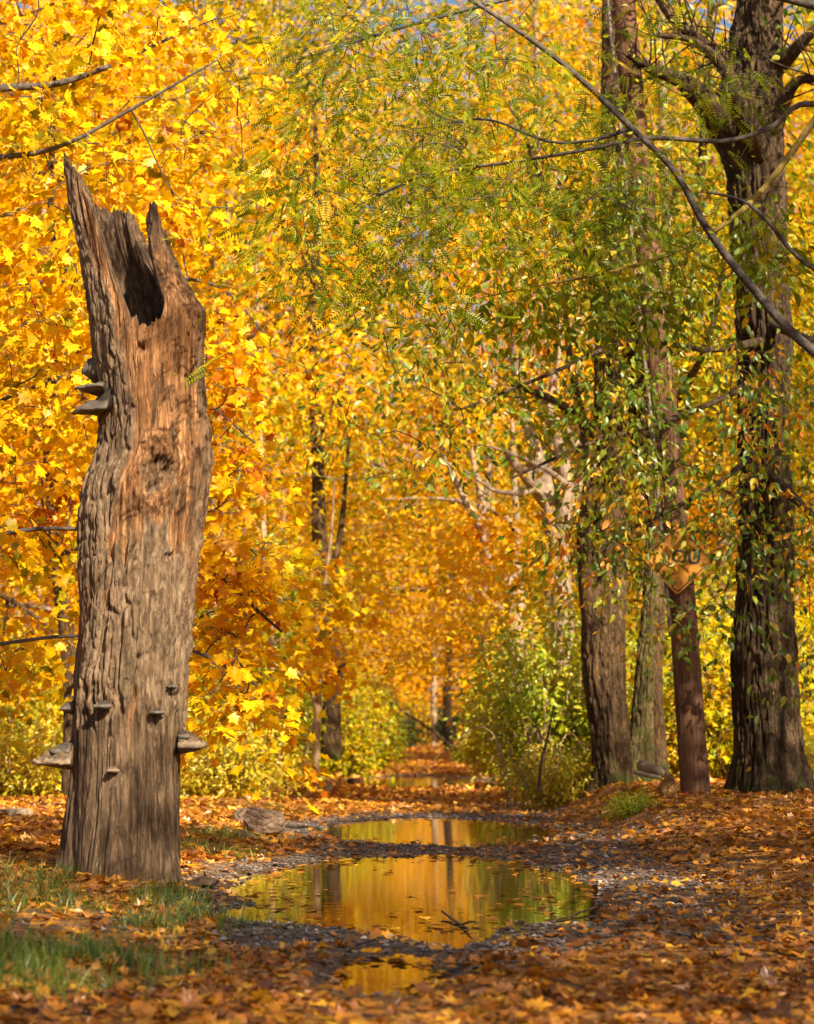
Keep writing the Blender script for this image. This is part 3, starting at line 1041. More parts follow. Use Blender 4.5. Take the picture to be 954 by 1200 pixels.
fc = np.column_stack([e, np.roll(e, -1), np.full(nth, len(vv) - 1)])
bark = np.concatenate([S['bark'][:k0], samp(S['bark'], Zu[1:]), np.zeros((nin - 1, nth))], 0)
rot = np.concatenate([np.zeros((k0, nth)), sstep(0.72, 1.0, s[1:])[:, None] * np.ones((1, nth)) * 0.5, np.ones((nin - 1, nth))], 0)
_a = np.mod(th + PI, 2 * PI) - PI
_kr = np.hypot((_a[None] - 0.22) / 0.36, (Z[:k0] - zt(562)) / 0.19) + 0.5 * fbm(np.cos(TH[:k0]) * 7, np.sin(TH[:k0]) * 7, Z[:k0] * 7, 93, 4)
rot[:k0] = np.maximum(rot[:k0], 0.85 * sstep(0.95, 0.55, _kr))
rot[:k0] = np.maximum(rot[:k0], 0.85 * sstep(0.12, 0.22, fbm(np.cos(TH[:k0]) * 6, np.sin(TH[:k0]) * 6, Z[:k0] * 1.1, 95, 5)) * sstep(zt(840), zt(960), Z[:k0]))
base_o = np.array((S['cx'][5], SD, zb))

m, n, out = new_mat('stump_wood_and_bark')
tc = N(n, 'ShaderNodeTexCoord')
ab, ar = N(n, 'ShaderNodeAttribute', attribute_name='bark'), N(n, 'ShaderNodeAttribute', attribute_name='rot')


def mapnoise(sc_, detail=5, rough=0.6, src='Object'):
    mp_ = N(n, 'ShaderNodeMapping')
    mp_.inputs['Scale'].default_value = sc_
    n.links.new(tc.outputs[src], mp_.inputs[0])
    q = N(n, 'ShaderNodeTexNoise')
    q.inputs['Scale'].default_value = 1
    q.inputs['Detail'].default_value = detail
    q.inputs['Roughness'].default_value = rough
    n.links.new(mp_.outputs[0], q.inputs['Vector'])
    return q


grain = mapnoise((26, 26, 1.6), 7, 0.65)
bk = mapnoise((30, 30, 9), 6, 0.7)
big = mapnoise((7.5, 7.5, 0.7), 7, 0.7)
fib = mapnoise((42, 42, 2.4), 6, 0.72)
stn = mapnoise((6, 6, 1.3), 6, 0.72)
sep = N(n, 'ShaderNodeSeparateXYZ')
n.links.new(tc.outputs['Object'], sep.inputs[0])
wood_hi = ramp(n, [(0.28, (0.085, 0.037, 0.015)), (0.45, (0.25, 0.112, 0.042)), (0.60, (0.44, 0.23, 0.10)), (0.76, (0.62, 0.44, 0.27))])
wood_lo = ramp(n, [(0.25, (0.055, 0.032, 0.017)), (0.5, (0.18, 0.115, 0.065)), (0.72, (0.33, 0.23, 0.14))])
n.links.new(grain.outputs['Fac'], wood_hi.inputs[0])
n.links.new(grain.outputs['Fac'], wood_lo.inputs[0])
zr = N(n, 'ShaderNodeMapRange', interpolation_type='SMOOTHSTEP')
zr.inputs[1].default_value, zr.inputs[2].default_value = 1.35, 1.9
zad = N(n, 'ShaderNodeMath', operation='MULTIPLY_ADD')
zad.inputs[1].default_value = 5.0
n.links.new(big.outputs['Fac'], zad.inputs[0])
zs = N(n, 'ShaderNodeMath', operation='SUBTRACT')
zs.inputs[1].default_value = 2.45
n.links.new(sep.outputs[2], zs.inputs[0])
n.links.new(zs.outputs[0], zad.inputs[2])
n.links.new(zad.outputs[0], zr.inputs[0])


def mixc(fac, c0, c1):
    q = N(n, 'ShaderNodeMix', data_type='RGBA')
    if hasattr(fac, 'node'):
        n.links.new(fac, q.inputs[0])
    else:
        q.inputs[0].default_value = fac
    for i_, c in ((6, c0), (7, c1)):
        if hasattr(c, 'node'):
            n.links.new(c, q.inputs[i_])
        else:
            q.inputs[i_].default_value = tuple(c) + (1,)
    return q.outputs[2]


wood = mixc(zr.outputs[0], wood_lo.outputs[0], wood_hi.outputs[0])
sm = N(n, 'ShaderNodeMapRange', interpolation_type='SMOOTHSTEP')
sm.inputs[1].default_value, sm.inputs[2].default_value = 0.50, 0.60
sm.inputs[4].default_value = 0.8
n.links.new(stn.outputs['Fac'], sm.inputs[0])
wood = mixc(sm.outputs[0], wood, (0.055, 0.028, 0.014))
barkc = ramp(n, [(0.28, (0.055, 0.034, 0.019)), (0.48, (0.19, 0.122, 0.072)), (0.72, (0.39, 0.28, 0.18))])
n.links.new(bk.outputs['Fac'], barkc.inputs[0])
gsm = N(n, 'ShaderNodeMapRange', interpolation_type='SMOOTHSTEP')
gsm.inputs[1].default_value, gsm.inputs[2].default_value = 0.50, 0.68
gsm.inputs[4].default_value = 0.45
n.links.new(big.outputs['Fac'], gsm.inputs[0])
bark2 = mixc(gsm.outputs[0], barkc.outputs[0], (0.11, 0.10, 0.05))
fm = N(n, 'ShaderNodeMapRange')
fm.inputs[1].default_value, fm.inputs[2].default_value = 0.35, 0.65
fm.inputs[3].default_value, fm.inputs[4].default_value = 0.55, 1.3
n.links.new(fib.outputs['Fac'], fm.inputs[0])
fs_ = N(n, 'ShaderNodeVectorMath', operation='SCALE')
n.links.new(wood, fs_.inputs[0])
n.links.new(fm.outputs[0], fs_.inputs['Scale'])
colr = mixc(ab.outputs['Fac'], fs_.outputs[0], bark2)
rotc = ramp(n, [(0.3, (0.05, 0.030, 0.017)), (0.5, (0.19, 0.118, 0.068)), (0.75, (0.42, 0.30, 0.19))])
n.links.new(bk.outputs['Fac'], rotc.inputs[0])
colr = mixc(ar.outputs['Fac'], colr, rotc.outputs[0])
p = N(n, 'ShaderNodeBsdfPrincipled')
p.inputs['Roughness'].default_value = 0.82
p.inputs['Specular IOR Level'].default_value = 0.25
n.links.new(colr, p.inputs['Base Color'])
bp = N(n, 'ShaderNodeBump')
bp.inputs['Strength'].default_value = 1.0
bp.inputs['Distance'].default_value = 0.03
mpc = N(n, 'ShaderNodeMapping')
mpc.inputs['Scale'].default_value = (15, 15, 0.9)
n.links.new(tc.outputs['Object'], mpc.inputs[0])
wpc = N(n, 'ShaderNodeVectorMath', operation='MULTIPLY_ADD')
n.links.new(bk.outputs['Color'], wpc.inputs[0])
wpc.inputs[1].default_value = (0.9, 0.9, 0.9)
n.links.new(mpc.outputs[0], wpc.inputs[2])
vc = N(n, 'ShaderNodeTexVoronoi', feature='DISTANCE_TO_EDGE')
vc.inputs['Scale'].default_value = 1
n.links.new(wpc.outputs[0], vc.inputs['Vector'])
vcm = N(n, 'ShaderNodeMapRange', interpolation_type='SMOOTHSTEP')
vcm.inputs[1].default_value, vcm.inputs[2].default_value = 0.0, 0.09
n.links.new(vc.outputs['Distance'], vcm.inputs[0])
bsum0 = N(n, 'ShaderNodeMath', operation='ADD')
n.links.new(fib.outputs['Fac'], bsum0.inputs[0])
n.links.new(bk.outputs['Fac'], bsum0.inputs[1])
bsum = N(n, 'ShaderNodeMath', operation='MULTIPLY_ADD')
n.links.new(vcm.outputs[0], bsum.inputs[0])
bsum.inputs[1].default_value = 0.4
n.links.new(bsum0.outputs[0], bsum.inputs[2])
n.links.new(bsum.outputs[0], bp.inputs['Height'])
n.links.new(bp.outputs[0], p.inputs['Normal'])
n.links.new(p.outputs[0], out.inputs[0])
M_stump = m
stump = empty('dead_stump', base_o)
tag(stump, 'tall broken dead tree stump with jagged hollow top beside the puddle', 'tree stump')
sme = mesh_np('trunk', vv - base_o, [fq, fc], M_stump, {'bark': ('POINT', np.append(bark.ravel(), 0)), 'rot': ('POINT', np.append(rot.ravel(), 1))})
add('trunk', sme, stump)


def bracket(px, py, w, h, out_px, side, mat, dy=0.0, seed=0, tilt=0.0):
    """shelf fungus: a half disc with a thick back, growing out of the stump; side: -1 left, 1 right, 0 front"""
    sc_ = SD / F
    nr, na = 9, 22
    rng = np.random.default_rng(300 + seed)
    aa = np.linspace(-PI / 2, PI / 2, na)
    top, bot = [], []
    for i in range(nr):
        t = i / (nr - 1)
        rad = t * (1 + 0.14 * np.sin(2.3 * aa + seed) + 0.09 * np.sin(6 * aa + 2 * seed) + 0.035 * rng.normal(size=na)) * (1 + 0.05 * math.sin(8 * t + seed))
        th_ = 1.9 * h * sc_ * (1 - t ** 1.2 * 0.88)
        x_ = rad * np.cos(aa) * out_px * sc_
        y_ = rad * np.sin(aa) * w * sc_ * 0.5
        rip = h * sc_ * (0.16 * math.sin(11 * t + seed) + 0.10 * rng.normal(size=na) + 0.15 * np.sin(4 * aa + seed) * (1 - t))
        top.append(np.column_stack([x_, y_, th_ * 0.55 + rip + tilt * t * sc_]))
        bot.append(np.column_stack([x_ * 0.98, y_ * 0.98, np.full(na, -th_ * 0.45 + tilt * t * sc_)]))
    v = np.vstack(top + bot)
    f = []
    for off in (0, nr * na):
        for i in range(nr - 1):
            for j in range(na - 1):
                q = [off + i * na + j, off + i * na + j + 1, off + (i + 1) * na + j + 1, off + (i + 1) * na + j]
                f.append(q if off == 0 else q[::-1])
    for j in range(na - 1):
        q0 = (nr - 1) * na + j
        f.append([q0, q0 + 1, q0 + 1 + nr * na, q0 + nr * na])
    # back wall
    for i in range(nr - 1):
        for j in (0, na - 1):
            q0, q1 = i * na + j, (i + 1) * na + j
            f.append([q0, q1, q1 + nr * na, q0 + nr * na])
    if side == -1:
        v = v * np.array((-1, 1, 1))
    elif side == 0:
        v = np.column_stack([v[:, 1], -v[:, 0], v[:, 2]])
    pos = W(px, py, SD) + np.array((0, dy, 0))
    me = mesh_np('bracket_fungus', v, np.array(f), mat, {'band': ('POINT', np.tile(np.repeat(np.arange(nr) / (nr - 1), na), 2))})
    return add('bracket_fungus', me, stump, pos - base_o)


bracket(90, 889, 62, 15, 40, -1, M_bracket, -0.12, 1, -4)
bracket(88, 881, 40, 12, 22, -1, M_bracket_dark, -0.12, 2)
bracket(212, 871, 46, 15, 32, 1, M_bracket, -0.08, 3, -3)
bracket(212, 864, 30, 9, 18, 1, M_bracket_dark, -0.08, 4)
bracket(130, 465, 44, 9, 37, -1, M_bracket_dark, -0.22, 5, 3)
bracket(136, 477, 52, 12, 42, -1, M_bracket_dark, -0.26, 6, -12)
bracket(116, 436, 30, 20, 16, -1, M_bracket_dark, -0.05, 7)
bracket(90, 831, 26, 9, 14, -1, M_bracket_dark, -0.1, 8)
bracket(141, 902, 15, 6, 10, 0, M_bracket, -0.36, 9)
bracket(130, 829, 20, 7, 14, 0, M_bracket_dark, -0.37, 10)
bracket(191, 836, 16, 5, 12, 0, M_bracket_dark, -0.30, 11)
bracket(206, 806, 12, 5, 10, 0, M_bracket_dark, -0.24, 12)


# ------------------------------------------------------------------ generic trees
def gen_tree(rng, height, spread, cb, r0, nlimb, lean=(0, 0), nsub=5, cl_per_sub=3, seg=9, rise=0.75, top=0.97):
    wood = Wood()
    k = 9
    t = np.linspace(0, 1, k)
    wob = np.cumsum(rng.normal(size=(k, 2)), 0) * 0.05 * r0 * 6
    pts = np.column_stack([lean[0] * t ** 1.3 + wob[:, 0] * t, lean[1] * t ** 1.3 + wob[:, 1] * t, height * t])
    rad = r0 * (1 - 0.86 * t ** 0.9)
    rad[0] *= 1.35
    wood.tube(pts, rad, seg, 26, wob=0.12, seed=int(rng.integers(999)))
    cl, outd = [], []
    az = rng.random() * 6.28
    for i in range(nlimb):
        f = cb + (top - cb) * ((i + 0.3 * rng.random()) / nlimb)
        az += 2.4 + rng.normal() * 0.35
        u = (f - cb) / (1 - cb)
        Ln = spread * (0.55 + 0.75 * math.sin(PI * min(1, 0.18 + 0.80 * u)) - 0.35 * u) * (0.8 + 0.4 * rng.random())
        p0 = np.array([np.interp(f, t, pts[:, j]) for j in range(3)])
        rb = np.interp(f, t, rad) * 0.52
        d = np.array((math.cos(az), math.sin(az), rise * (0.35 + 0.9 * u)))
        d /= np.linalg.norm(d)
        P = [p0]
        ns = 5
        for j in range(ns):
            d = d + rng.normal(size=3) * 0.16 + np.array((0, 0, -0.10 * (1 - u)))
            d /= np.linalg.norm(d)
            P.append(P[-1] + d * Ln / ns)
        P = np.array(P)
        wood.tube(P, np.linspace(rb, 0.012, ns + 1), 6, 12)
        for s_ in range(nsub):
            g = 0.25 + 0.75 * (s_ + rng.random()) / nsub
            b0 = np.array([np.interp(g * ns, np.arange(ns + 1), P[:, j]) for j in range(3)])
            dd = d + rng.normal(size=3) * np.array((0.9, 0.9, 0.4))
            dd /= np.linalg.norm(dd)
            Ls = Ln * (0.22 + 0.26 * rng.random())
            q1 = b0 + dd * Ls * 0.5 + rng.normal(size=3) * 0.06 * Ls
            q2 = b0 + dd * Ls + np.array((0, 0, -0.12 * Ls))
            wood.tube([b0, q1, q2], [rb * (1 - g) * 0.6 + 0.012, 0.010, 0.005], 4, 5)
            for c_ in range(cl_per_sub):
                w = (c_ + 0.6 + 0.5 * rng.random()) / cl_per_sub
                cl.append(b0 + (q2 - b0) * w + rng.normal(size=3) * 0.16)
                outd.append(dd)
    return wood, np.array(cl), np.array(outd)


def make_tree(name, label, cat, base, wood, leaves, wmat, lmat, group=None, at_origin=True, scale=1.0, rot=0.0):
    o = empty(name, base)
    tag(o, label, cat, group)
    org = (0, 0, 0) if at_origin else base
    add('trunk', wood.mesh('trunk', wmat, org), o)
    if leaves is not None:
        add('crown', leaves.mesh('crown', lmat, org), o)
    o.scale = (scale,) * 3
    o.rotation_euler = (0, 0, rot)
    return o


def gz_at(x, y):
    return float(ground_h(np.array([x]), np.array([y]))[0])


# variants of golden maple for the wood behind
protos = []
for vi, (hh, spd, cb, r0, nl, mat, wm, sz, per) in enumerate([
        (15, 4.6, 0.16, 0.20, 30, M_gold, M_bark_brown, 0.14, 36),
        (13, 4.2, 0.12, 0.17, 28, M_amber, M_bark_grey, 0.14, 36),
        (18, 4.6, 0.30, 0.24, 32, M_gold, M_bark_grey, 0.145, 34),
        (12, 3.8, 0.14, 0.15, 26, M_lemon, M_bark_brown, 0.14, 34),
        (18, 4.6, 0.30, 0.22, 32, M_lemon, M_bark_grey, 0.145, 34)]):
    rng = np.random.default_rng(100 + vi)
    w, cl, od = gen_tree(rng, hh, spd, cb, r0, nl, lean=rng.normal(size=2) * 0.6)
    lv = Leaves()
    lv.cluster(T_TRI if vi != 3 else T_KITE, cl, per, 0.42, sz, rng, out=od)
    protos.append((w, lv, wm, mat))

used = {}


def place_tree(vi, x, y, sc_, rot, label, group, name='golden_maple_tree'):
    base = (x, y, gz_at(x, y) - 0.05)
    if vi not in used:
        w, lv, wm, mat = protos[vi]
        used[vi] = make_tree(name, label, 'tree', base, w, lv, wm, mat, group, scale=sc_, rot=rot)
        return used[vi]
    o = copy_thing(used[vi], base, (0, 0, rot), sc_, label, group)
    o.name = name
    return o


LAB = {
    'L': ('golden maple in the mixed wood left of the path, behind the broken stump', 'golden maples in the wood left of the path'),
    'R': ('golden maple in the wood right of the path, behind the roadside trunks', 'golden maples in the wood right of the path'),
    'E': ('distant golden maple arching over the far end of the leafy path', 'golden maples arching over the far path'),
    'S': ('roadside maple standing just outside the view, shading the foreground', 'maples beside the camera'),
}
TREES = [  # variant, x, y, scale, side
    (0, -8.2, 34, 1.0, 'L'), (1, -7.6, 46, 1.0, 'L'), (2, -10, 42, 1.1, 'L'), (0, -13, 52, 1.2, 'L'), (1, -6.0, 58, 1.1, 'L'), (2, -9.5, 66, 1.2, 'L'), (0, -4.9, 74, 1.1, 'L'),
    (2, -14, 80, 1.3, 'L'), (1, -18, 66, 1.3, 'L'), (0, -8, 92, 1.2, 'L'), (2, -21, 96, 1.4, 'L'), (1, -13, 110, 1.4, 'L'), (2, -5.6, 40, 0.85, 'L'), (0, -26, 120, 1.5, 'L'),
    (3, 7.4, 43, 0.95, 'R'), (3, 11.2, 36, 1.1, 'R'), (1, 10.2, 57, 0.9, 'R'), (2, 9.0, 58, 1.1, 'R'), (3, 12.5, 44, 1.1, 'R'), (3, 8.5, 64, 1.1, 'R'), (2, 13, 70, 1.3, 'R'), (3, 5.6, 78, 0.9, 'R'),
    (3, 17, 60, 1.3, 'R'), (3, 11.5, 88, 1.3, 'R'), (2, 19, 90, 1.4, 'R'), (1, 24, 110, 1.5, 'R'), (3, 8.2, 98, 1.1, 'R'), (0, 15, 118, 1.5, 'R'),
    (4, -5.0, 52, 1.25, 'L'), (4, 12.5, 56, 1.3, 'R'), (4, -4.2, 66, 1.6, 'L'), (4, 5.2, 68, 1.5, 'R'), (4, -5.5, 84, 1.6, 'L'), (2, -6.5, 28, 0.85, 'L'),
    (2, -3.6, 104, 1.0, 'E'), (2, 4.4, 112, 1.0, 'E'), (3, -4.2, 128, 1.3, 'E'), (0, 4.6, 134, 1.2, 'E'), (2, -7, 140, 1.4, 'E'), (2, 8.5, 145, 1.4, 'E'), (0, -1.5, 176, 1.5, 'E'), (3, -5, 168, 1.5, 'E'), (0, 7, 170, 1.3, 'E'),
]
rt = np.random.default_rng(5)
for (vi, x, y, sc_, side) in TREES:
    place_tree(vi, x, y, sc_, rt.random() * 6.28, *LAB[side])
SHADE = [(0, 5.9, 0.4, 0.80), (1, 3.2, -6.0, 0.9), (3, 8.0, 6.5, 0.95), (1, 8.8, 13.5, 0.85), (0, 7.8, -4.5, 0.9)]
for (vi, x, y, sc_) in SHADE:
    place_tree(vi, x, y, sc_, rt.random() * 6.28, *LAB['S'])

# a far mass of forest closing the view
L = Leaves()
rng = np.random.default_rng(8)
nn = 9000
x = rng.normal(size=nn) * 75
y = 190 + 40 * rng.random(nn)
z = 74 * rng.random(nn) ** 1.15 + 0.3
keep = (np.abs(x - 2.0) > 1.2) | (z > 4)
L.cluster(T_KITE, np.column_stack([x, y, z])[keep], 26, 1.5, 0.75, rng)
tag(add('far_forest', L.mesh('far_forest', M_gold)), 'distant golden woodland massed beyond the end of the path', 'forest', kind='stuff')

# ------------------------------------------------------------------ the trees that can be told apart


def px_tube(wood, pts, seg=8, n=None, wob=0.08, seed=0):
    """pts: (px, py, distance, width in photo pixels)"""
    P = [W(a_, b_, c_) for a_, b_, c_, _ in pts]
    r_ = [w_ * c_ / F / 2 for _, _, c_, w_ in pts]
    wood.tube(P, r_, seg, n or 5 * len(pts), wob=wob, seed=seed)


def twigs_along(wood, pts, rng, count, length, r=0.006, up=0.2):
    """fine side twigs along a px polyline; returns their ends"""
    P = np.array([W(a_, b_, c_) for a_, b_, c_, _ in pts])
    ends = []
    for _ in range(count):
        g = rng.random() * (len(P) - 1)
        b0 = np.array([np.interp(g, np.arange(len(P)), P[:, j]) for j in range(3)])
        tn = P[min(int(g) + 1, len(P) - 1)] - P[int(g)]
        tn = tn / (np.linalg.norm(tn) + 1e-9)
        dd = tn * 0.6 + rng.normal(size=3) * np.array((0.6, 0.6, 0.6)) + np.array((0, 0, up))
        dd /= np.linalg.norm(dd)
        Ln = length * (0.5 + rng.random())
        mid = b0 + dd * Ln * 0.5 + rng.normal(size=3) * Ln * 0.07
        e_ = b0 + dd * Ln
        wood.tube([b0, mid, e_], [r, r * 0.7, r * 0.35], 4, 5)
        ends += [mid, e_]
    return np.array(ends)


def px_region(rng, n, x0, x1, y0, y1, d0, d1):
    px, py, d = x0 + (x1 - x0) * rng.random(n), y0 + (y1 - y0) * rng.random(n), d0 + (d1 - d0) * rng.random(n)
    return np.array([W(*q) for q in zip(px, py, d)])


def connect(wood, centers, anchors, rng, r=0.006, spread=0.26):
    """twigs grow from the limbs to the nearest spray and on from spray to spray; sprigs fan out inside each spray"""
    A = [np.asarray(a) for a in anchors]
    C = [np.asarray(c) for c in centers]
    d0 = [min(((np.asarray(A) - c) ** 2).sum(1)) for c in C]
    for k in np.argsort(d0):
        c = C[k]
        AA = np.asarray(A)
        j = np.argmin(((AA - c) ** 2).sum(1))
        L_ = np.linalg.norm(AA[j] - c)
        p1 = AA[j] * 0.65 + c * 0.35 + rng.normal(size=3) * 0.07 * L_ + np.array((0, 0, 0.07 * L_))
        p2 = AA[j] * 0.3 + c * 0.7 + rng.normal(size=3) * 0.07 * L_ + np.array((0, 0, 0.08 * L_))
        wood.tube([AA[j], p1, p2, c], [r * (1.1 + 0.5 * L_), r * (0.9 + 0.3 * L_), r * 0.8, r * 0.55], 4, 9)
        A += [p1, p2, c]
        for _ in range(5):
            d = rng.normal(size=3) * np.array((1, 1, 0.35))
            d *= spread / (np.linalg.norm(d) + 1e-6)
            wood.tube([c, c + d * 0.5 + (0, 0, 0.015), c + d + (0, 0, -0.25 * spread)], [r * 0.5, r * 0.4, r * 0.2], 3, 4)


def line_pts(pts, n):
    P = np.array([W(a_, b_, c_) for a_, b_, c_, _ in pts])
    t = np.linspace(0, len(P) - 1, n)
    return np.column_stack([np.interp(t, np.arange(len(P)), P[:, j]) for j in range(3)])


# near maple on the left: trunk out of view, boughs reach in behind the stump
rng = np.random.default_rng(31)
w = Wood()
bx, by = -5.6, 18.0
bz = gz_at(bx, by) - 0.05
tb = np.array((bx, by, bz))
w.tube([tb, tb + (0.1, 0, 3), tb + (0.0, 0.2, 6), tb + (0.3, 0, 9.5)], [0.30, 0.22, 0.17, 0.06], 10, 20, wob=0.1)
limbs = [
    [(-280, 330, 18, 30), (-80, 205, 17.5, 13), (60, 175, 17, 6), (150, 130, 17, 4.5), (255, 70, 17, 2.5)],
    [(-280, 260, 18, 26), (-60, 120, 18, 13), (80, 95, 18, 8), (210, 40, 18.5, 3)],
    [(-280, 620, 18, 26), (-60, 500, 18, 8), (80, 445, 18.2, 4), (230, 470, 18.4, 3), (300, 520, 18.5, 2)],
    [(-280, 720, 18, 24), (-60, 640, 17.5, 8), (90, 620, 17.3, 5), (230, 660, 17.0, 5), (330, 740, 16.8, 3)],
    [(-280, 760, 18, 22), (-60, 760, 17, 7), (90, 745, 16.8, 4), (220, 760, 16.5, 5), (330, 820, 16.2, 2)],
    [(-280, 150, 18, 24), (-60, 20, 18, 15), (120, -60, 18, 9), (260, -90, 18.5, 5)],
    [(-280, 420, 18, 24), (-80, 350, 18.5, 8), (60, 330, 19, 5), (240, 330, 19.5, 4), (310, 390, 19.5, 2)],
]
anch = []
for i, l in enumerate(limbs):
    px_tube(w, l, 6, seed=i)
    anch.append(line_pts(l, 30))
anch = np.vstack(anch)
anch = anch[anch[:, 0] > -4.2]
cs = np.vstack([px_region(rng, 50, -90, 130, -40, 330, 16.2, 19.5), px_region(rng, 26, 120, 290, -40, 280, 17, 20), px_region(rng, 46, -90, 130, 330, 800, 16.5, 19.5),
                px_region(rng, 22, 210, 310, 330, 620, 17.2, 20), px_region(rng, 20, 215, 315, 620, 770, 15.6, 17.5), px_region(rng, 5, 235, 300, 770, 830, 15.6, 16.6)])
connect(w, cs, anch, rng, spread=0.34)
L = Leaves()
L.cluster(T_MAPLE, cs, 34, 0.27, 0.115, rng, flat=0.22, droop=0.75, up=1.3)
L.cluster(T_MAPLE, cs + rng.normal(size=cs.shape) * 0.2, 10, 0.2, 0.085, rng, flat=0.4, droop=0.9, up=0.8)
make_tree('maple_tree', 'near golden maple whose big leaved boughs hang around the broken stump', 'tree', tb, w, L, M_branch, M_near, at_origin=False)


def custom_tree(name, label, basepx, tubes, wmat, cat='tree', leaves=None, lmat=None, heros=None, group=None):
    """tubes: list of px polylines; the first one's first point is the foot"""
    foot = W(*basepx)
    foot[2] = min(foot[2], gz_at(foot[0], foot[1])) - 0.02
    w = Wood()
    for i, t in enumerate(tubes):
        px_tube(w, t, 12 if i == 0 else 8, n=8 * len(t), wob=0.10, seed=i + int(basepx[0]))
    if heros:
        for (v, fs) in heros:
            for f in fs:
                pass
            w.raw(v, fs[0])
            if len(fs) > 1:
                w.q.append(np.asarray(fs[1]) + w.n - len(v))
    return foot, w


def finish(name, label, foot, w, wmat, leaves=None, lmat=None, group=None, cat='tree'):
    return make_tree(name, label, cat, foot, w, leaves, wmat, lmat, group, at_origin=False)


def dist_on(py, z):
    return F * (H - z) / (py - HOR)


# --- big dark tree at the right
BD = 23.0
big_prof = [(1010, 825, 975), (960, 838, 962), (948, 846, 950), (930, 853, 945), (900, 858, 942), (860, 859, 938), (800, 859, 934), (720, 862, 931), (600, 866, 928), (500, 870, 926), (400, 868, 927), (300, 860, 920), (230, 852, 916), (190, 850, 913), (120, 848, 914), (60, 858, 916), (0, 866, 916), (-120, 872, 912), (-260, 880, 910)]
def big_flare(TH, Z):
    zb_ = W(895, 945, BD)[2]
    return 0.10 * np.exp(-(Z - zb_) / 0.30) * (0.4 + np.cos(TH * 4 + 0.7)) + 0.05 * vnoise(np.cos(TH) * 2, np.sin(TH) * 2, Z * 1.1, 5) + \
        0.16 * np.exp(-((Z - W(880, 140, BD)[2]) / 0.35) ** 2) * sstep(-0.2, 1, -np.sin(TH)) * (1 + 0.5 * fbm(np.cos(TH) * 5, np.sin(TH) * 5, Z * 5, 2, 3))
T = hero_trunk(big_prof, BD, nth=260, dz=0.02, cell=(0.07, 0.40), depth=0.085, lump=0.05, flare=big_flare, seed=81, warp=0.9)
foot = np.array((W(897, 945, BD)[0], BD, W(897, 948, BD)[2]))
v, fs, _ = hero_mesh('trunk', T, None, (0, 0, 0))
rng = np.random.default_rng(41)
w = Wood()
w.raw(v, fs[0])
w.q.append(fs[1] + w.n - len(v))
bigl = [
    [(880, 165, 23, 46), (838, 130, 22.8, 34), (800, 95, 22.6, 22), (765, 82, 22.4, 12), (735, 65, 22.2, 6)],
    [(870, 100, 23, 34), (835, 60, 22.8, 20), (790, 25, 22.4, 11), (760, -20, 22.4, 8)],
    [(890, 180, 22.8, 30), (870, 130, 22.2, 26), (850, 80, 22, 14), (812, 48, 21.8, 8), (760, 40, 21.6, 4)],
    [(900, 90, 23, 26), (935, 55, 22.6, 16), (975, 15, 22.4, 10), (1030, -30, 22.4, 6)],
    [(900, 170, 23, 26), (930, 100, 22.6, 14), (965, 90, 22.4, 9), (1010, 60, 22.3, 6)],
    [(895, 440, 22.8, 13), (840, 470, 21.6, 7), (760, 500, 20.6, 7), (690, 520, 20, 5), (600, 560, 19.6, 3)],
    [(895, 400, 22.8, 12), (830, 410, 21.4, 7), (740, 400, 20.4, 7), (640, 440, 19.8, 5), (540, 480, 19.5, 3)],
    [(895, 520, 22.8, 12), (850, 560, 21.4, 6), (800, 590, 20.6, 6), (740, 620, 20, 3)],
    [(905, 380, 22.8, 13), (950, 400, 21.6, 11), (1010, 430, 21, 8)],
    [(905, 560, 22.8, 16), (950, 600, 21.6, 9), (1010, 640, 21, 6)],
    [(890, -60, 23, 40), (820, -150, 22, 22), (700, -230, 21, 12)],
    [(895, -80, 23, 36), (960, -180, 23, 20), (1040, -260, 23, 12)],
]
anch = []
for i, l in enumerate(bigl):
    px_tube(w, l, 9, seed=i, wob=0.28)
    if i in (5, 6, 7, 8, 9):
        anch.append(line_pts(l, 30)[6:])
for i in (0, 1, 2, 3, 4):
    twigs_along(w, bigl[i], rng, 26, 0.75, 0.012, 0.35)
anch = np.vstack(anch)
cs = np.vstack([px_region(rng, 30, 500, 860, 420, 560, 19, 21.5), px_region(rng, 34, 640, 860, 540, 680, 19.2, 21.5), px_region(rng, 14, 700, 850, 640, 740, 19.5, 21.5), px_region(rng, 30, 850, 990, 420, 800, 19.5, 22),
                px_region(rng, 40, 480, 860, 300, 440, 19.2, 21.5), px_region(rng, 26, 560, 800, 200, 330, 19.2, 21.5), px_region(rng, 9, 380, 560, 400, 560, 19, 20.5)])
spx = CX + F * cs[:, 0] / cs[:, 1]
spy = HOR - F * (cs[:, 2] - H) / cs[:, 1]
cs = cs[~((spx > 764) & (spx < 830) & (spy > 646) & (spy < 712)) & ~((spx > 570) & (spx < 705) & (spy > 425) & (spy < 600) & (rng.random(len(cs)) < 0.8))]
cs = np.vstack([cs, px_region(rng, 3, 766, 832, 618, 640, 20.6, 21.6), px_region(rng, 26, 850, 990, 280, 640, 19.2, 21.6), px_region(rng, 10, 680, 770, 430, 640, 19.4, 21.4)])
spx = CX + F * cs[:, 0] / cs[:, 1]
spy = HOR - F * (cs[:, 2] - H) / cs[:, 1]
cs = cs[~((spx > 748) & (spx < 842) & (spy > 626) & (spy < 722))]
connect(w, cs, anch, rng, 0.005)
L = Leaves()
L.cluster(T_OVAL, cs, 26, 0.24, 0.10, rng, flat=0.7, droop=1.2, up=0.45)
cs2 = px_region(rng, 100, 800, 1200, -330, -60, 20, 25)
L.cluster(T_OVAL, cs2, 30, 0.45, 0.13, rng, flat=0.7, droop=1.0)
finish('roadside_tree', 'massive dark furrowed tree with a mossy foot right of the red pole', foot, w, M_bark_dark, L, M_elm)

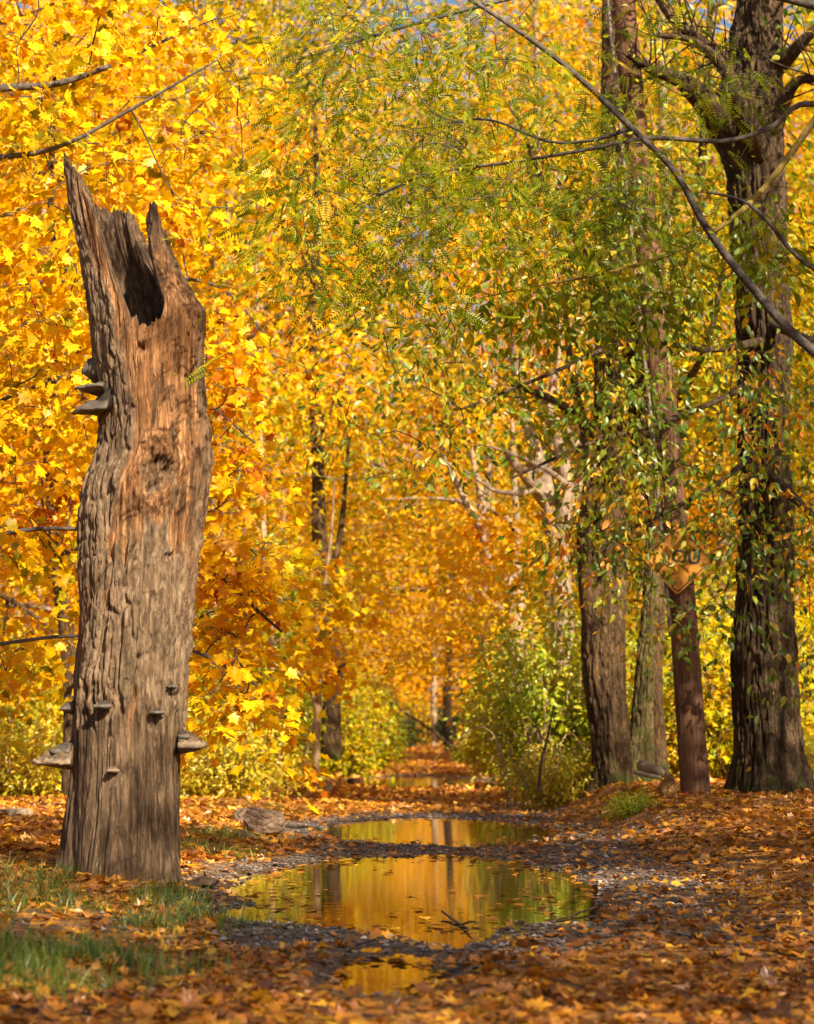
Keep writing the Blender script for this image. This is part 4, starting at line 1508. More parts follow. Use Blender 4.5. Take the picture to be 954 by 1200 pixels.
# --- twin trees left of the pole
TD = 27.0
tw_prof = [(985, 680, 758), (930, 690, 745), (918, 697, 738), (880, 694, 738), (850, 691, 737), (800, 684, 733), (760, 681, 732), (700, 684, 734), (650, 690, 736), (600, 697, 734), (550, 700, 731), (500, 697, 729), (440, 697, 727), (380, 699, 724), (300, 702, 722), (200, 704, 720), (80, 706, 718), (-80, 707, 715)]
T = hero_trunk(tw_prof, TD, nth=190, dz=0.022, cell=(0.055, 0.24), depth=0.05, lump=0.07, seed=21,
               flare=lambda TH, Z: 0.05 * np.exp(-(Z - W(715, 918, TD)[2]) / 0.25) * np.cos(TH * 4))
v, fs, _ = hero_mesh('trunk', T, None, (0, 0, 0))
w = Wood()
w.raw(v, fs[0])
w.q.append(fs[1] + w.n - len(v))
tl_ = [
    [(700, 760, 27, 26), (688, 690, 26.8, 20), (684, 630, 26.6, 17), (690, 560, 26.6, 14), (684, 500, 26.6, 11), (668, 420, 26.6, 8), (660, 330, 26.6, 5)],
    [(715, 540, 27, 22), (690, 500, 26.6, 15), (650, 470, 26.2, 10), (600, 450, 26, 6)],
    [(712, 420, 27, 20), (740, 360, 26.6, 13), (770, 290, 26.4, 9), (800, 200, 26.4, 5)],
    [(712, 360, 27, 16), (680, 290, 26.6, 11), (640, 220, 26.4, 7), (600, 120, 26.4, 4)],
]
for i, l in enumerate(tl_):
    px_tube(w, l, 8, seed=i, wob=0.12)
rng = np.random.default_rng(43)
ends = np.vstack([twigs_along(w, l, rng, 16, 0.7, 0.008) for l in tl_[1:]])
L = Leaves()
cs = np.vstack([ends, px_region(rng, 14, 720, 870, 180, 420, 25, 28), px_region(rng, 14, 720, 880, -40, 200, 25, 28)])
L.cluster(T_OVAL, cs, 18, 0.3, 0.12, rng, droop=1.0)
finish('roadside_tree', 'brown tree with curving trunk and thin side stem, left of the mossy leaning trunk', W(715, 922, TD), w, M_bark_brown, L, M_locust)

TD2 = 27.6
tw2 = [(985, 690, 790), (925, 704, 772), (912, 716, 765), (890, 728, 764), (860, 737, 765), (820, 742, 765), (780, 746, 766), (720, 752, 770), (660, 756, 775), (610, 757, 778), (560, 748, 776), (500, 738, 766), (440, 732, 757), (380, 728, 750), (300, 724, 742), (180, 720, 734), (40, 716, 728), (-100, 714, 720)]
T = hero_trunk(tw2, TD2, nth=180, dz=0.022, cell=(0.055, 0.28), depth=0.05, lump=0.10, seed=24,
               flare=lambda TH, Z: 0.09 * np.exp(-(Z - W(740, 912, TD2)[2]) / 0.22) * np.cos(TH * 3 + 1.2))
v, fs, _ = hero_mesh('trunk', T, None, (0, 0, 0))
w = Wood()
w.raw(v, fs[0])
w.q.append(fs[1] + w.n - len(v))
l2 = [[(760, 560, 27.6, 20), (790, 480, 27.8, 12), (830, 400, 26, 8), (850, 300, 26, 4)], [(752, 460, 27.6, 16), (780, 380, 27.4, 10), (800, 300, 27.2, 5)]]
for i, l in enumerate(l2):
    px_tube(w, l, 7, seed=i)
rng = np.random.default_rng(44)
ends = np.vstack([twigs_along(w, l, rng, 20, 0.8, 0.008) for l in l2])
L = Leaves()
L.cluster(T_OVAL, np.vstack([ends, px_region(rng, 24, 760, 960, 20, 420, 25, 28)]), 18, 0.35, 0.13, rng, droop=1.0)
finish('roadside_tree', 'mossy leaning trunk with spreading roots close beside the curved brown tree', W(742, 918, TD2), w, M_bark_mossy, L, M_lemon)

# slim brown trunk behind the mossy one
foot = W(770, 905, 28)
w = Wood()
px_tube(w, [(772, 910, 28, 26), (770, 860, 28, 20), (768, 780, 28, 18), (778, 650, 28, 16), (800, 500, 28, 14), (815, 300, 28, 12), (830, 60, 28, 8), (835, -100, 28, 4)], 10, 40, seed=3)
rng = np.random.default_rng(45)
e1 = twigs_along(w, [(800, 500, 28, 8), (815, 300, 28, 8), (830, 60, 28, 8), (835, -100, 28, 5)], rng, 22, 1.3, 0.012, 0.4)
L = Leaves()
L.cluster(T_OVAL, e1, 16, 0.4, 0.13, rng, droop=1.0)
finish('young_tree', 'slim brown tree directly behind the red pole', foot, w, M_bark_brown, L, M_lemon)

# --- grey many-limbed tree behind
GD = 33.0
w = Wood()
gl_ = [
    [(660, 900, 33, 34), (660, 820, 33, 28), (660, 740, 33, 26), (658, 680, 33, 26), (650, 620, 33, 25), (640, 570, 33, 24), (630, 535, 33, 17), (617, 495, 33, 14), (606, 440, 33, 11), (590, 350, 33, 8), (575, 250, 33, 5)],
    [(655, 640, 33, 24), (664, 570, 32.8, 17), (655, 520, 32.8, 13), (645, 480, 32.8, 12), (655, 400, 32.8, 9), (650, 300, 32.8, 9), (655, 200, 32.8, 6)],
    [(650, 610, 33, 22), (690, 545, 33, 18), (672, 520, 33.2, 16), (650, 490, 33.2, 14), (632, 450, 33.2, 11), (615, 380, 33.2, 7)],
    [(690, 550, 33, 15), (686, 520, 32.8, 11), (675, 480, 32.8, 9), (680, 420, 32.8, 6)],
    [(645, 590, 33, 24), (620, 560, 32.6, 18), (600, 540, 32.4, 9), (590, 525, 32.2, 5)],
    [(665, 570, 32.6, 9), (640, 550, 32.2, 6), (595, 530, 32, 4), (560, 520, 32, 2)],
    [(650, 640, 33, 12), (635, 580, 32.4, 6), (610, 578, 32, 7), (580, 575, 32, 5), (550, 555, 32, 3), (520, 540, 32, 2)],
]
for i, l in enumerate(gl_):
    px_tube(w, l, 9, seed=i, wob=0.12)
rng = np.random.default_rng(46)
ends = np.vstack([twigs_along(w, l[-2:], rng, 7, 0.9, 0.009, 0.3) for l in gl_[:4]])
L = Leaves()
L.cluster(T_TRI, np.vstack([ends, px_region(rng, 34, 520, 670, 590, 690, 30.5, 32.2)]), 26, 0.36, 0.16, rng)
finish('grey_tree', 'pale grey tree with many crooked sunlit limbs behind the green shrub', W(660, 900, 33), w, M_bark_grey, L, M_gold)

# --- bent trunk nearer the path
w = Wood()
bl = [
    [(606, 880, 37, 22), (606, 800, 37, 20), (604, 740, 37, 20), (606, 710, 37, 21), (602, 690, 37, 22), (592, 678, 37, 15), (576, 664, 36.8, 11), (566, 630, 36.6, 10), (565, 600, 36.6, 10), (562, 570, 36.6, 9), (556, 545, 36.6, 7), (548, 500, 36.6, 4)],
    [(566, 625, 36.6, 9), (552, 600, 36.4, 9), (540, 575, 36.4, 8), (528, 550, 36.4, 6), (518, 530, 36.4, 4), (505, 490, 36.4, 2)],
    [(604, 690, 37, 14), (607, 640, 37, 9), (604, 590, 37, 8), (602, 540, 37, 7), (600, 480, 37, 4)],
    [(592, 678, 37, 8), (575, 668, 36.5, 4), (555, 655, 36.3, 2)],
    [(606, 730, 37, 12), (590, 715, 38, 8), (540, 700, 39, 6), (480, 690, 39.5, 4), (420, 690, 39.5, 2)],
    [(604, 620, 37, 9), (580, 600, 38.2, 7), (520, 585, 39.2, 5), (450, 585, 39.6, 2)],
]
for i, l in enumerate(bl):
    px_tube(w, l, 9, seed=i + 7, wob=0.14)
rng = np.random.default_rng(47)
ends = np.vstack([twigs_along(w, l[-2:], rng, 5, 0.9, 0.009, 0.3) for l in bl[:3]])
L = Leaves()
cs = np.vstack([px_region(rng, 40, 470, 600, 690, 790, 35.5, 38.5), px_region(rng, 44, 400, 600, 560, 690, 38.2, 39.6), px_region(rng, 36, 410, 590, 690, 785, 37, 38.4)])
connect(w, cs, np.vstack([line_pts(bl[4], 30), line_pts(bl[5], 30)]), rng, 0.006)
L.cluster(T_TRI, np.vstack([ends, cs]), 24, 0.36, 0.13, rng, flat=0.35, up=1.0)
finish('bent_tree', 'grey tree bent sharply at a knob and forking over the path', W(606, 885, 37), w, M_bark_grey, L, M_gold)

# --- burl tree left of path, sapling, thin trunk
w = Wood()
bu = [[(388, 890, 37, 26), (389, 830, 37, 22), (390, 800, 37, 23), (386, 740, 37, 24), (378, 690, 37, 22), (374, 620, 37, 18), (372, 520, 37, 15), (366, 400, 37, 12), (372, 250, 37, 9), (368, 100, 37, 5)],
      [(388, 780, 36.8, 14), (396, 772, 36.6, 24), (402, 765, 36.5, 16)],
      [(382, 720, 37, 14), (392, 660, 37, 9), (402, 600, 37, 6), (410, 500, 37, 4)]]
for i, l in enumerate(bu):
    px_tube(w, l, 10, seed=i + 20, wob=0.2)
rng = np.random.default_rng(48)
ends = twigs_along(w, bu[0][-5:], rng, 44, 2.0, 0.015, 0.4)
L = Leaves()
L.cluster(T_TRI, ends, 30, 0.5, 0.17, rng)
finish('burl_tree', 'dark brown tree with a swollen burl left of the path', W(388, 892, 37), w, M_bark_brown, L, M_gold)

w = Wood()
sa = [[(370, 925, 31, 9), (371, 880, 31, 8), (373, 830, 31, 8), (373, 780, 31, 7), (374, 730, 31, 6), (380, 690, 31, 5), (388, 630, 31, 4), (392, 560, 31, 2)],
      [(372, 840, 31, 5), (366, 815, 30.9, 4), (352, 792, 30.8, 4), (340, 778, 30.8, 3)],
      [(374, 735, 31, 5), (368, 700, 31, 3), (362, 650, 31, 2)],
      [(352, 925, 31, 4), (358, 890, 31, 4), (364, 860, 31, 4), (369, 842, 31, 3)]]
for i, l in enumerate(sa):
    px_tube(w, l, 7, seed=i + 30, wob=0.05)
rng = np.random.default_rng(49)
L = Leaves()
cs = np.vstack([px_region(rng, 22, 350, 405, 735, 800, 30.4, 31.3), px_region(rng, 22, 360, 440, 650, 740, 30.4, 31.4), px_region(rng, 5, 340, 366, 885, 905, 30.7, 31)])
connect(w, cs, np.vstack([line_pts(sa[0], 40)[12:], line_pts(sa[2], 10), line_pts(sa[3], 6)]), rng, 0.004)
L.cluster(T_MAPLE, cs, 14, 0.17, 0.13, rng)
finish('sapling', 'slender pale sapling with a leaning side stem at the left edge of the path', W(370, 926, 31), w, M_bark_tan, L, M_gold)

w = Wood()
px_tube(w, [(325, 905, 36, 13), (324, 870, 36, 11), (322, 830, 36, 9), (318, 760, 36, 8), (310, 640, 36, 7), (305, 480, 36, 5), (300, 300, 36, 3)], 9, 40, seed=9)
rng = np.random.default_rng(50)
e1 = twigs_along(w, [(318, 760, 36, 8), (310, 640, 36, 7), (305, 480, 36, 5), (300, 300, 36, 3)], rng, 40, 1.3, 0.01)
L = Leaves()
L.cluster(T_TRI, e1, 24, 0.4, 0.15, rng)
finish('young_tree', 'thin sunlit trunk rising out of the yellow green shrubs left of the sapling', W(325, 908, 36), w, M_bark_tan, L, M_lemon)

# slender leaning maple at the far left
w = Wood()
lm_ = [[(82, 930, 26, 22), (84, 850, 26, 19), (80, 760, 26, 18), (70, 690, 26, 16), (62, 610, 26, 14), (58, 500, 26, 12), (64, 380, 26, 10), (60, 220, 26, 8), (66, 40, 26, 5)],
       [(70, 690, 26, 8), (45, 665, 25.6, 5), (15, 655, 25.4, 4), (-40, 640, 25.2, 3)],
       [(66, 650, 26, 8), (95, 640, 25.6, 4), (150, 600, 25.4, 3)]]
for i, l in enumerate(lm_):
    px_tube(w, l, 8, seed=i + 60)
rng = np.random.default_rng(51)
e1 = twigs_along(w, lm_[0][3:], rng, 60, 1.4, 0.012, 0.2)
L = Leaves()
L.cluster(T_MAPLE, e1, 18, 0.4, 0.15, rng)
finish('maple_tree', 'slim leaning maple seen in the gap left of the broken stump', W(82, 935, 26), w, M_bark_brown, L, M_gold)

# dark upper trunks seen through the gap right of the stump top
for i, (pxs, lab) in enumerate([
        ([(262, 920, 62, 24), (258, 700, 62, 20), (254, 480, 62, 17), (248, 330, 62, 15), (240, 200, 62, 12), (236, 60, 62, 7), (232, -60, 62, 4)], 'tall dark trunk in the sky gap right of the stump top, thicker of two'),
        ([(290, 920, 66, 17), (285, 700, 66, 14), (276, 480, 66, 11), (272, 330, 66, 9), (270, 200, 66, 7), (264, 60, 66, 4)], 'thinner dark trunk in the sky gap, to the right of its thicker neighbour')]):
    w = Wood()
    px_tube(w, pxs, 9, 40, seed=70 + i)
    rng = np.random.default_rng(60 + i)
    e1 = twigs_along(w, pxs[3:], rng, 46, 2.2, 0.02, 0.7)
    L = Leaves()
    L.cluster(T_TRI, e1[::5], 6, 0.5, 0.17, rng)
    finish('bare_tree', lab, W(pxs[0][0], 905, pxs[0][2]), w, M_branch, L, M_amber)

# far trunks at the end of the path
for i, (pxs, mat, lab, lm) in enumerate([
        ([(509, 874, 120, 9), (509, 850, 120, 8), (508, 825, 120, 8), (510, 760, 120, 7), (512, 640, 120, 5), (515, 500, 120, 3)], M_bark_tan, 'pale trunk standing alone at the far end of the path', M_amber),
        ([(527, 881, 92, 12), (526, 850, 92, 10), (524, 815, 92, 10), (528, 720, 92, 8), (532, 560, 92, 5), (530, 400, 92, 3)], M_bark_dark, 'dark trunk at the right edge of the far path beside the pale trunk', M_gold)]):
    w = Wood()
    px_tube(w, pxs, 9, 30, seed=80 + i)
    rng = np.random.default_rng(64 + i)
    e1 = twigs_along(w, pxs[3:], rng, 50, 3.0, 0.025, 0.3)
    L = Leaves()
    L.cluster(T_KITE, e1, 22, 0.7, 0.26, rng)
    finish('path_end_tree', lab, W(pxs[0][0], pxs[0][1] - 1, pxs[0][2]), w, mat, L, lm)

# pale tall trunks seen high up between the leaves at right of centre
for i, (pxs, lab) in enumerate([
        ([(640, 900, 46, 15), (645, 700, 46, 14), (640, 500, 46, 12), (632, 290, 46, 10), (630, 120, 46, 8), (626, -60, 46, 5)], 'pale straight trunk half hidden by leaves above the grey many-limbed tree'),
        ([(576, 890, 50, 9), (576, 840, 50, 9), (566, 800, 50, 8), (572, 560, 50, 8), (592, 300, 50, 8), (606, 170, 50, 7), (592, 80, 50, 6), (580, -60, 50, 3)], 'slim pale trunk with a kink high above the middle of the path'),
        ([(708, 890, 48, 9), (708, 500, 48, 8), (706, 240, 48, 7), (708, 60, 48, 6), (710, -80, 48, 4)], 'straight slender trunk rising just left of the top of the red pole'),
        ([(792, 890, 40, 16), (790, 640, 40, 15), (785, 400, 40, 13), (780, 200, 40, 13), (775, 40, 40, 11), (772, -80, 40, 8)], 'grey brown trunk between the red pole and the massive dark tree')]):
    w = Wood()
    px_tube(w, pxs, 9, 40, seed=90 + i)
    rng = np.random.default_rng(70 + i)
    e1 = twigs_along(w, pxs[2:], rng, 46, 2.0, 0.016, 0.7)
    L = Leaves()
    L.cluster(T_TRI, e1, 18, 0.5, 0.17, rng)
    finish('slim_tree', lab, W(pxs[0][0], 896, pxs[0][2]), w, M_bark_grey, L, M_gold if i != 3 else M_lemon)

# near tree out of view at right, whose long branches cross the top right
rng = np.random.default_rng(55)
w = Wood()
nb = np.array((4.9, 13.4, 0))
nb[2] = gz_at(nb[0], nb[1]) - 0.05
w.tube([nb, nb + (0.05, 0, 2.5), nb + (-0.05, 0.1, 5), nb + (0.2, 0, 8), nb + (0.1, -0.2, 11)], [0.26, 0.2, 0.17, 0.12, 0.05], 10, 24, wob=0.1)
bo = [nb + (0.2, 0, 8), nb + (-1.4, -2.2, 9.6), np.array((2.9, 9.4, 10.3)), np.array((2.4, 8.0, 10.6)), np.array((1.8, 6.8, 10.5))]  # unseen overhead bough, added to shade the top of the stump
w.tube(bo, [0.09, 0.07, 0.05, 0.03, 0.01], 7, 20)
nl_ = [
    [(1330, 640, 13.4, 40), (1100, 500, 13.2, 26), (954, 412, 13, 12.5), (880, 335, 13, 10.5), (830, 270, 13, 9), (790, 200, 13, 8), (740, 150, 13, 7.5), (660, 75, 13, 6.5), (560, 5, 13, 5), (460, -50, 13, 3)],
    [(1330, 330, 13.4, 34), (1100, 170, 13.2, 18), (954, 122, 13, 8), (905, 148, 13, 7), (850, 165, 13, 6), (760, 162, 13, 5.5), (690, 175, 13, 4.5), (600, 190, 13.2, 4), (500, 205, 13.4, 3), (420, 240, 13.5, 1.5)],
    [(1330, 500, 13.4, 30), (1080, 360, 13, 14), (954, 315, 12.8, 6), (900, 260, 12.8, 5), (870, 235, 12.8, 4), (830, 225, 12.8, 3.5)],
    [(1330, 150, 13.4, 30), (1000, 20, 13.4, 14), (800, -20, 13.4, 8), (640, -10, 13.4, 6), (480, 30, 13.4, 4), (350, 70, 13.4, 2)],
    [(740, 150, 13, 6), (690, 165, 13.1, 4), (640, 165, 13.2, 3.5), (570, 140, 13.4, 3), (500, 150, 13.4, 2)],
]
anch = []
for i, l in enumerate(nl_):
    px_tube(w, l, 7, seed=i + 100, wob=0.05)
    anch.append(line_pts(l[2:], 40))
for l in nl_[1:2] + nl_[3:]:
    twigs_along(w, l[3:], rng, 16, 0.4, 0.004, 0.0)
anch = np.vstack(anch)
cs = np.vstack([px_region(rng, 26, 350, 640, 0, 110, 12.8, 14), px_region(rng, 22, 330, 560, 110, 250, 12.8, 14), px_region(rng, 22, 450, 720, 150, 260, 12.6, 13.8), px_region(rng, 12, 340, 480, 240, 330, 13, 14),
                px_region(rng, 6, 790, 910, 60, 110, 13, 13.6), px_region(rng, 8, 640, 760, 190, 260, 12.8, 13.4)])
connect(w, cs, anch, rng, 0.0035)
L = Leaves()
cs = np.vstack([cs, px_region(rng, 16, 700, 960, -20, 300, 13, 15), px_region(rng, 40, 480, 760, 20, 330, 13, 15.5), px_region(rng, 30, 320, 520, 0, 380, 13, 15.5)])
L.cluster(T_PIN, cs, 20, 0.22, 0.13, rng, flat=0.5, droop=0.6, up=0.8, sj=0.5)
L.cluster(T_OVAL, cs, 16, 0.24, 0.045, rng, flat=0.5, droop=0.6, up=0.8, sj=0.4)
cs2 = np.array(nb) + np.column_stack([rng.normal(size=150) * 1.5 + 1.5, rng.normal(size=150) * 1.8 - 1.0, 6.5 + 1.6 * rng.normal(size=150)])
cs2 = cs2[(cs2[:, 0] > 0.24 * cs2[:, 1] + 0.7)]
cs3 = np.array((2.05, 7.25, 10.65)) + rng.normal(size=(22, 3)) * np.array((0.5, 0.6, 0.55))  # leaf sprays on the added bough, dappling the stump top
connect(w, cs3, np.array([bo[3] * (1 - q_) + bo[4] * q_ for q_ in np.linspace(0, 1, 12)]), rng, 0.005)
cs2 = np.vstack([cs2, cs3])
L.cluster(T_PIN, cs2, 12, 0.3, 0.3, rng)
finish('locust_tree', 'near tree whose long dark bare branch slants across the upper right', nb, w, M_branch, L, M_locust)

# olive-barked stem crossing the branches
w = Wood()
nb = np.array((4.3, 15.2, 0))
nb[2] = gz_at(nb[0], nb[1]) - 0.05
st_ = [tuple(nb), tuple(nb + (0.1, -0.1, 2.6)), tuple(W(1040, 60, 14.8)), tuple(W(954, 142, 14.6)), tuple(W(900, 215, 14.5)), tuple(W(850, 262, 14.4)), tuple(W(780, 300, 14.3)), tuple(W(700, 322, 14.2)), tuple(W(630, 335, 14.2)), tuple(W(560, 350, 14.2))]
w.tube(st_[:4], [0.06, 0.05, 0.036, 0.027], 8, 20)
w.tube(st_[3:], [0.027, 0.023, 0.02, 0.016, 0.011, 0.007, 0.004], 8, 24)
rng = np.random.default_rng(57)
anch = np.array(st_[4:])
tt = np.linspace(0, 5, 40)
anch = np.column_stack([np.interp(tt, np.arange(6), anch[:, j]) for j in range(3)])
cs = np.vstack([px_region(rng, 26, 520, 800, 290, 380, 13.9, 14.8), px_region(rng, 12, 780, 950, 230, 330, 14, 14.8)])
connect(w, cs, anch, rng, 0.004)
L = Leaves()
L.cluster(T_OVAL, cs, 22, 0.17, 0.10, rng, droop=0.9)
finish('leaning_tree', 'thin olive barked stem bowing down across the dark slanting branch', nb, w, M_stem, L, M_locust)

# ------------------------------------------------------------------ utility pole and sign
PD = 22.6
w = Wood()
px_tube(w, [(822, 985, PD, 36), (817, 944, PD, 35), (813, 900, PD, 34), (806, 800, PD, 33), (799, 700, PD, 32), (790, 600, PD, 31), (781, 500, PD, 30.5), (764, 340, PD, 29.5), (748, 180, PD, 28.5), (736, 60, PD, 28), (728, -40, PD, 27), (715, -180, PD, 26), (706, -280, PD, 25)], 28, 90, wob=0.02, seed=2)
po = empty('utility_pole', W(817, 938, PD))
tag(po, 'reddish brown wooden utility pole carrying a half hidden yellow sign', 'utility pole')
add('pole', w.mesh('pole', M_pole, W(817, 938, PD)), po)
# pale conduit strip down its left side
w = Wood()
px_tube(w, [(786, 745, PD - 0.20, 5), (781, 690, PD - 0.20, 5), (773, 600, PD - 0.20, 5), (764, 500, PD - 0.20, 5), (746, 340, PD - 0.20, 4.6), (730, 180, PD - 0.20, 4.5), (718, 60, PD - 0.20, 4.4), (706, -60, PD - 0.2, 4.3)], 8, 60, wob=0.0)
m, n, out = new_mat('conduit_grey')
p = N(n, 'ShaderNodeBsdfPrincipled')
nz = N(n, 'ShaderNodeTexNoise')
nz.inputs['Scale'].default_value = 9
rp = ramp(n, [(0.3, (0.08, 0.055, 0.042)), (0.7, (0.17, 0.125, 0.10))])
n.links.new(nz.outputs['Fac'], rp.inputs[0])
n.links.new(rp.outputs[0], p.inputs['Base Color'])
p.inputs['Roughness'].default_value = 0.6
n.links.new(p.outputs[0], out.inputs[0])
add('conduit', w.mesh('conduit', m, W(817, 938, PD)), po)

m, n, out = new_mat('sign_yellow')
p = N(n, 'ShaderNodeBsdfPrincipled')
nz = N(n, 'ShaderNodeTexNoise')
nz.inputs['Scale'].default_value = 6
nz.inputs['Detail'].default_value = 5
rp = ramp(n, [(0.35, (0.34, 0.14, 0.006)), (0.6, (0.44, 0.19, 0.008)), (0.8, (0.38, 0.18, 0.03))])
n.links.new(nz.outputs['Fac'], rp.inputs[0])
n.links.new(rp.outputs[0], p.inputs['Base Color'])
p.inputs['Roughness'].default_value = 0.45
n.links.new(p.outputs[0], out.inputs[0])
M_sign = m
m, n, out = new_mat('sign_black')
p = N(n, 'ShaderNodeBsdfPrincipled')
p.inputs['Base Color'].default_value = (0.012, 0.011, 0.010, 1)
p.inputs['Roughness'].default_value = 0.5
n.links.new(p.outputs[0], out.inputs[0])
M_black = m
SGD = PD - 0.24
sc0 = W(795, 655, SGD)
hs = 43 * SGD / F        # half diagonal


def rounded_diamond(r, rad, k=6):
    c = r - rad * math.sqrt(2)
    o = []
    for q in range(4):
        a0 = q * PI / 2
        cxq, cyq = c * math.cos(a0), c * math.sin(a0)
        for i in range(k + 1):
            aa = a0 - PI / 4 + (PI / 2) * i / k
            o.append((cxq + rad * math.cos(aa), cyq + rad * math.sin(aa)))
    return np.array(o)


def plate(outer, t, y0=0.0):
    n_ = len(outer)
    f_ = np.column_stack([outer[:, 0], np.full(n_, y0 - t), outer[:, 1]])
    b_ = np.column_stack([outer[:, 0], np.full(n_, y0), outer[:, 1]])
    v = np.vstack([f_, b_, [(0, y0 - t, 0)], [(0, y0, 0)]])
    i = np.arange(n_)
    j = (i + 1) % n_
    tri = np.vstack([np.column_stack([i, j, np.full(n_, 2 * n_)]), np.column_stack([n_ + j, n_ + i, np.full(n_, 2 * n_ + 1)])])
    return v, [tri, np.column_stack([i, n_ + i, n_ + j, j])]


def band(o1, o2, y):
    n_ = len(o1)
    v = np.vstack([np.column_stack([o1[:, 0], np.full(n_, y), o1[:, 1]]), np.column_stack([o2[:, 0], np.full(n_, y), o2[:, 1]])])
    i = np.arange(n_)
    j = (i + 1) % n_
    return v, np.column_stack([i, j, n_ + j, n_ + i])


sg = empty('road_sign', sc0)
sg.rotation_euler = (0, math.radians(2.5), 0)
tag(sg, 'yellow diamond road sign mostly hidden by green leaves on the pole', 'road sign')
v, fs = plate(rounded_diamond(hs, 0.035), 0.004)
add('plate', mesh_np('plate', v, fs, M_sign, smooth=False), sg)
v, f = band(rounded_diamond(hs - 0.030, 0.03), rounded_diamond(hs - 0.046, 0.024), -0.0065)
add('border', mesh_np('border', v, f, M_black, smooth=False), sg)
tcu = bpy.data.curves.new('lettering', 'FONT')
tcu.body = 'OU'
tcu.size = 0.21
tcu.align_x = 'LEFT'
tcu.extrude = 0.0008
tcu.offset = 0.004
tob = bpy.data.objects.new('lettering', tcu)
COL.objects.link(tob)
dg = bpy.context.evaluated_depsgraph_get()
tme = bpy.data.meshes.new_from_object(tob.evaluated_get(dg))
bpy.data.objects.remove(tob)
tme.materials.clear()
tme.materials.append(M_black)
lt = add('lettering', tme, sg, (-0.075, -0.0075, -0.045))
lt.rotation_euler = (PI / 2, 0, 0)
w = Wood()
w.tube([(0.02, 0.0, 0.2), (0.02, 0.10, 0.2)], [0.018, 0.018], 8, 2)
add('bolt', w.mesh('bolt', M_branch), sg)


# ------------------------------------------------------------------ shrubs
def gen_shrub(rng, r, h, nst, per, sz, tm, sig=0.16, droop=0.5):
    w = Wood()
    cl = []
    for _ in range(nst):
        a_ = rng.random() * 2 * PI
        rr = r * math.sqrt(rng.random())
        b0 = np.array((0.35 * rr * math.cos(a_), 0.35 * rr * math.sin(a_), -0.03))
        hh = h * (0.45 + 0.6 * rng.random()) * (1 - 0.35 * (rr / r) ** 2)
        e_ = np.array((rr * math.cos(a_), rr * math.sin(a_), hh))
        m_ = (b0 + e_) / 2 + rng.normal(size=3) * 0.08 * h
        w.tube([b0, m_, e_], [0.011, 0.008, 0.003], 5, 7)
        for q in (0.25, 0.45, 0.65, 0.82, 1.0):
            p_ = (1 - q) ** 2 * b0 + 2 * q * (1 - q) * m_ + q * q * e_ + rng.normal(size=3) * 0.10
            p_[2] = max(p_[2], 0.06)
            cl.append(p_)
    L_ = Leaves()
    L_.cluster(tm, np.array(cl), per, sig, sz, rng, flat=0.8, droop=droop, up=0.6)
    return w, L_


def shrub_mesh(seed, *a, mat=M_yshrub, **k):
    rng = np.random.default_rng(seed)
    w, L_ = gen_shrub(rng, *a, **k)
    return w.mesh('stem', M_twig), L_.mesh('foliage', mat)


SH = {
    'yel': shrub_mesh(201, 1.1, 1.5, 60, 16, 0.10, T_OVAL),
    'yel2': shrub_mesh(202, 1.0, 1.9, 55, 16, 0.10, T_OVAL, mat=M_yshrub),
    'grn': shrub_mesh(203, 1.2, 2.2, 70, 16, 0.10, T_OVAL, mat=M_green),
    'tall': shrub_mesh(204, 1.3, 3.4, 80, 18, 0.11, T_OVAL, mat=M_green),
    'gold': shrub_mesh(205, 1.2, 2.6, 70, 16, 0.12, T_TRI, mat=M_lemon),
    'dark': shrub_mesh(207, 1.3, 2.0, 60, 18, 0.14, T_OVAL, mat=M_shade_green),  # leaves coloured dark so the far opening reads as shaded depth
    'low': shrub_mesh(206, 0.9, 0.8, 50, 14, 0.09, T_OVAL, mat=M_green),
}


def shrub(kind, px, py, d, sc_, label, group=None, zs=1.0, name='shrub'):
    b = W(px, py, d)
    b[2] = gz_at(b[0], b[1])
    o = empty(name, b)
    o.scale = (sc_, sc_, sc_ * zs)
    o.rotation_euler = (0, 0, (px * 1.7 + d) % 6.28)
    tag(o, label, 'shrub', group)
    a_, b_ = SH[kind]
    add('stem', a_, o)
    add('foliage', b_, o)
    return o


shrub('yel', 265, 935, 29, 0.95, 'sunlit yellow green shrub right behind the broken stump, near the rock')
shrub('yel2', 290, 922, 34, 0.9, 'yellow green shrub at the foot of the thin sunlit trunk')
shrub('tall', 335, 908, 39, 0.9, 'darker green shrub behind the pale sapling')
shrub('tall', 280, 905, 37, 1.15, 'tall light green shrub above the yellow shrubs right of the stump')
shrub('gold', 425, 900, 52, 1.0, 'golden green shrub leaning over the left edge of the path')
shrub('gold', 400, 900, 46, 0.9, 'golden shrub under the burl tree beside the path')
shrub('grn', 428, 890, 66, 1.0, 'dark green bush left of the path, before the far opening')
shrub('tall', 438, 882, 84, 1.0, 'farther tall green bush at the left edge of the far path')
shrub('grn', 578, 885, 74, 1.0, 'dark green bush right of the far path, beside the dark trunk')
shrub('dark', 492, 870, 150, 1.5, 'thicket coloured dark as the shade in the small opening at the far end of the path')
shrub('dark', 541, 873, 120, 1.2, 'bush coloured dark as shade beside the pale and dark trunks at the far end of the path')
shrub('dark', 462, 874, 118, 1.2, 'bush coloured dark as shade at the left of the small far opening')
shrub('low', 575, 893, 62, 1.2, 'low green bush at the right edge of the path, beyond the dead brush')
shrub('tall', 655, 905, 30, 0.95, 'tall bright green shrub left of the curved brown tree')
shrub('tall', 622, 900, 37, 0.9, 'green shrub behind the dead brush at the right of the path')
shrub('yel', 660, 915, 27.5, 0.62, 'small yellow shrub at the foot of the curved brown tree')
shrub('gold', 590, 890, 48, 0.8, 'golden shrub behind the bent tree')
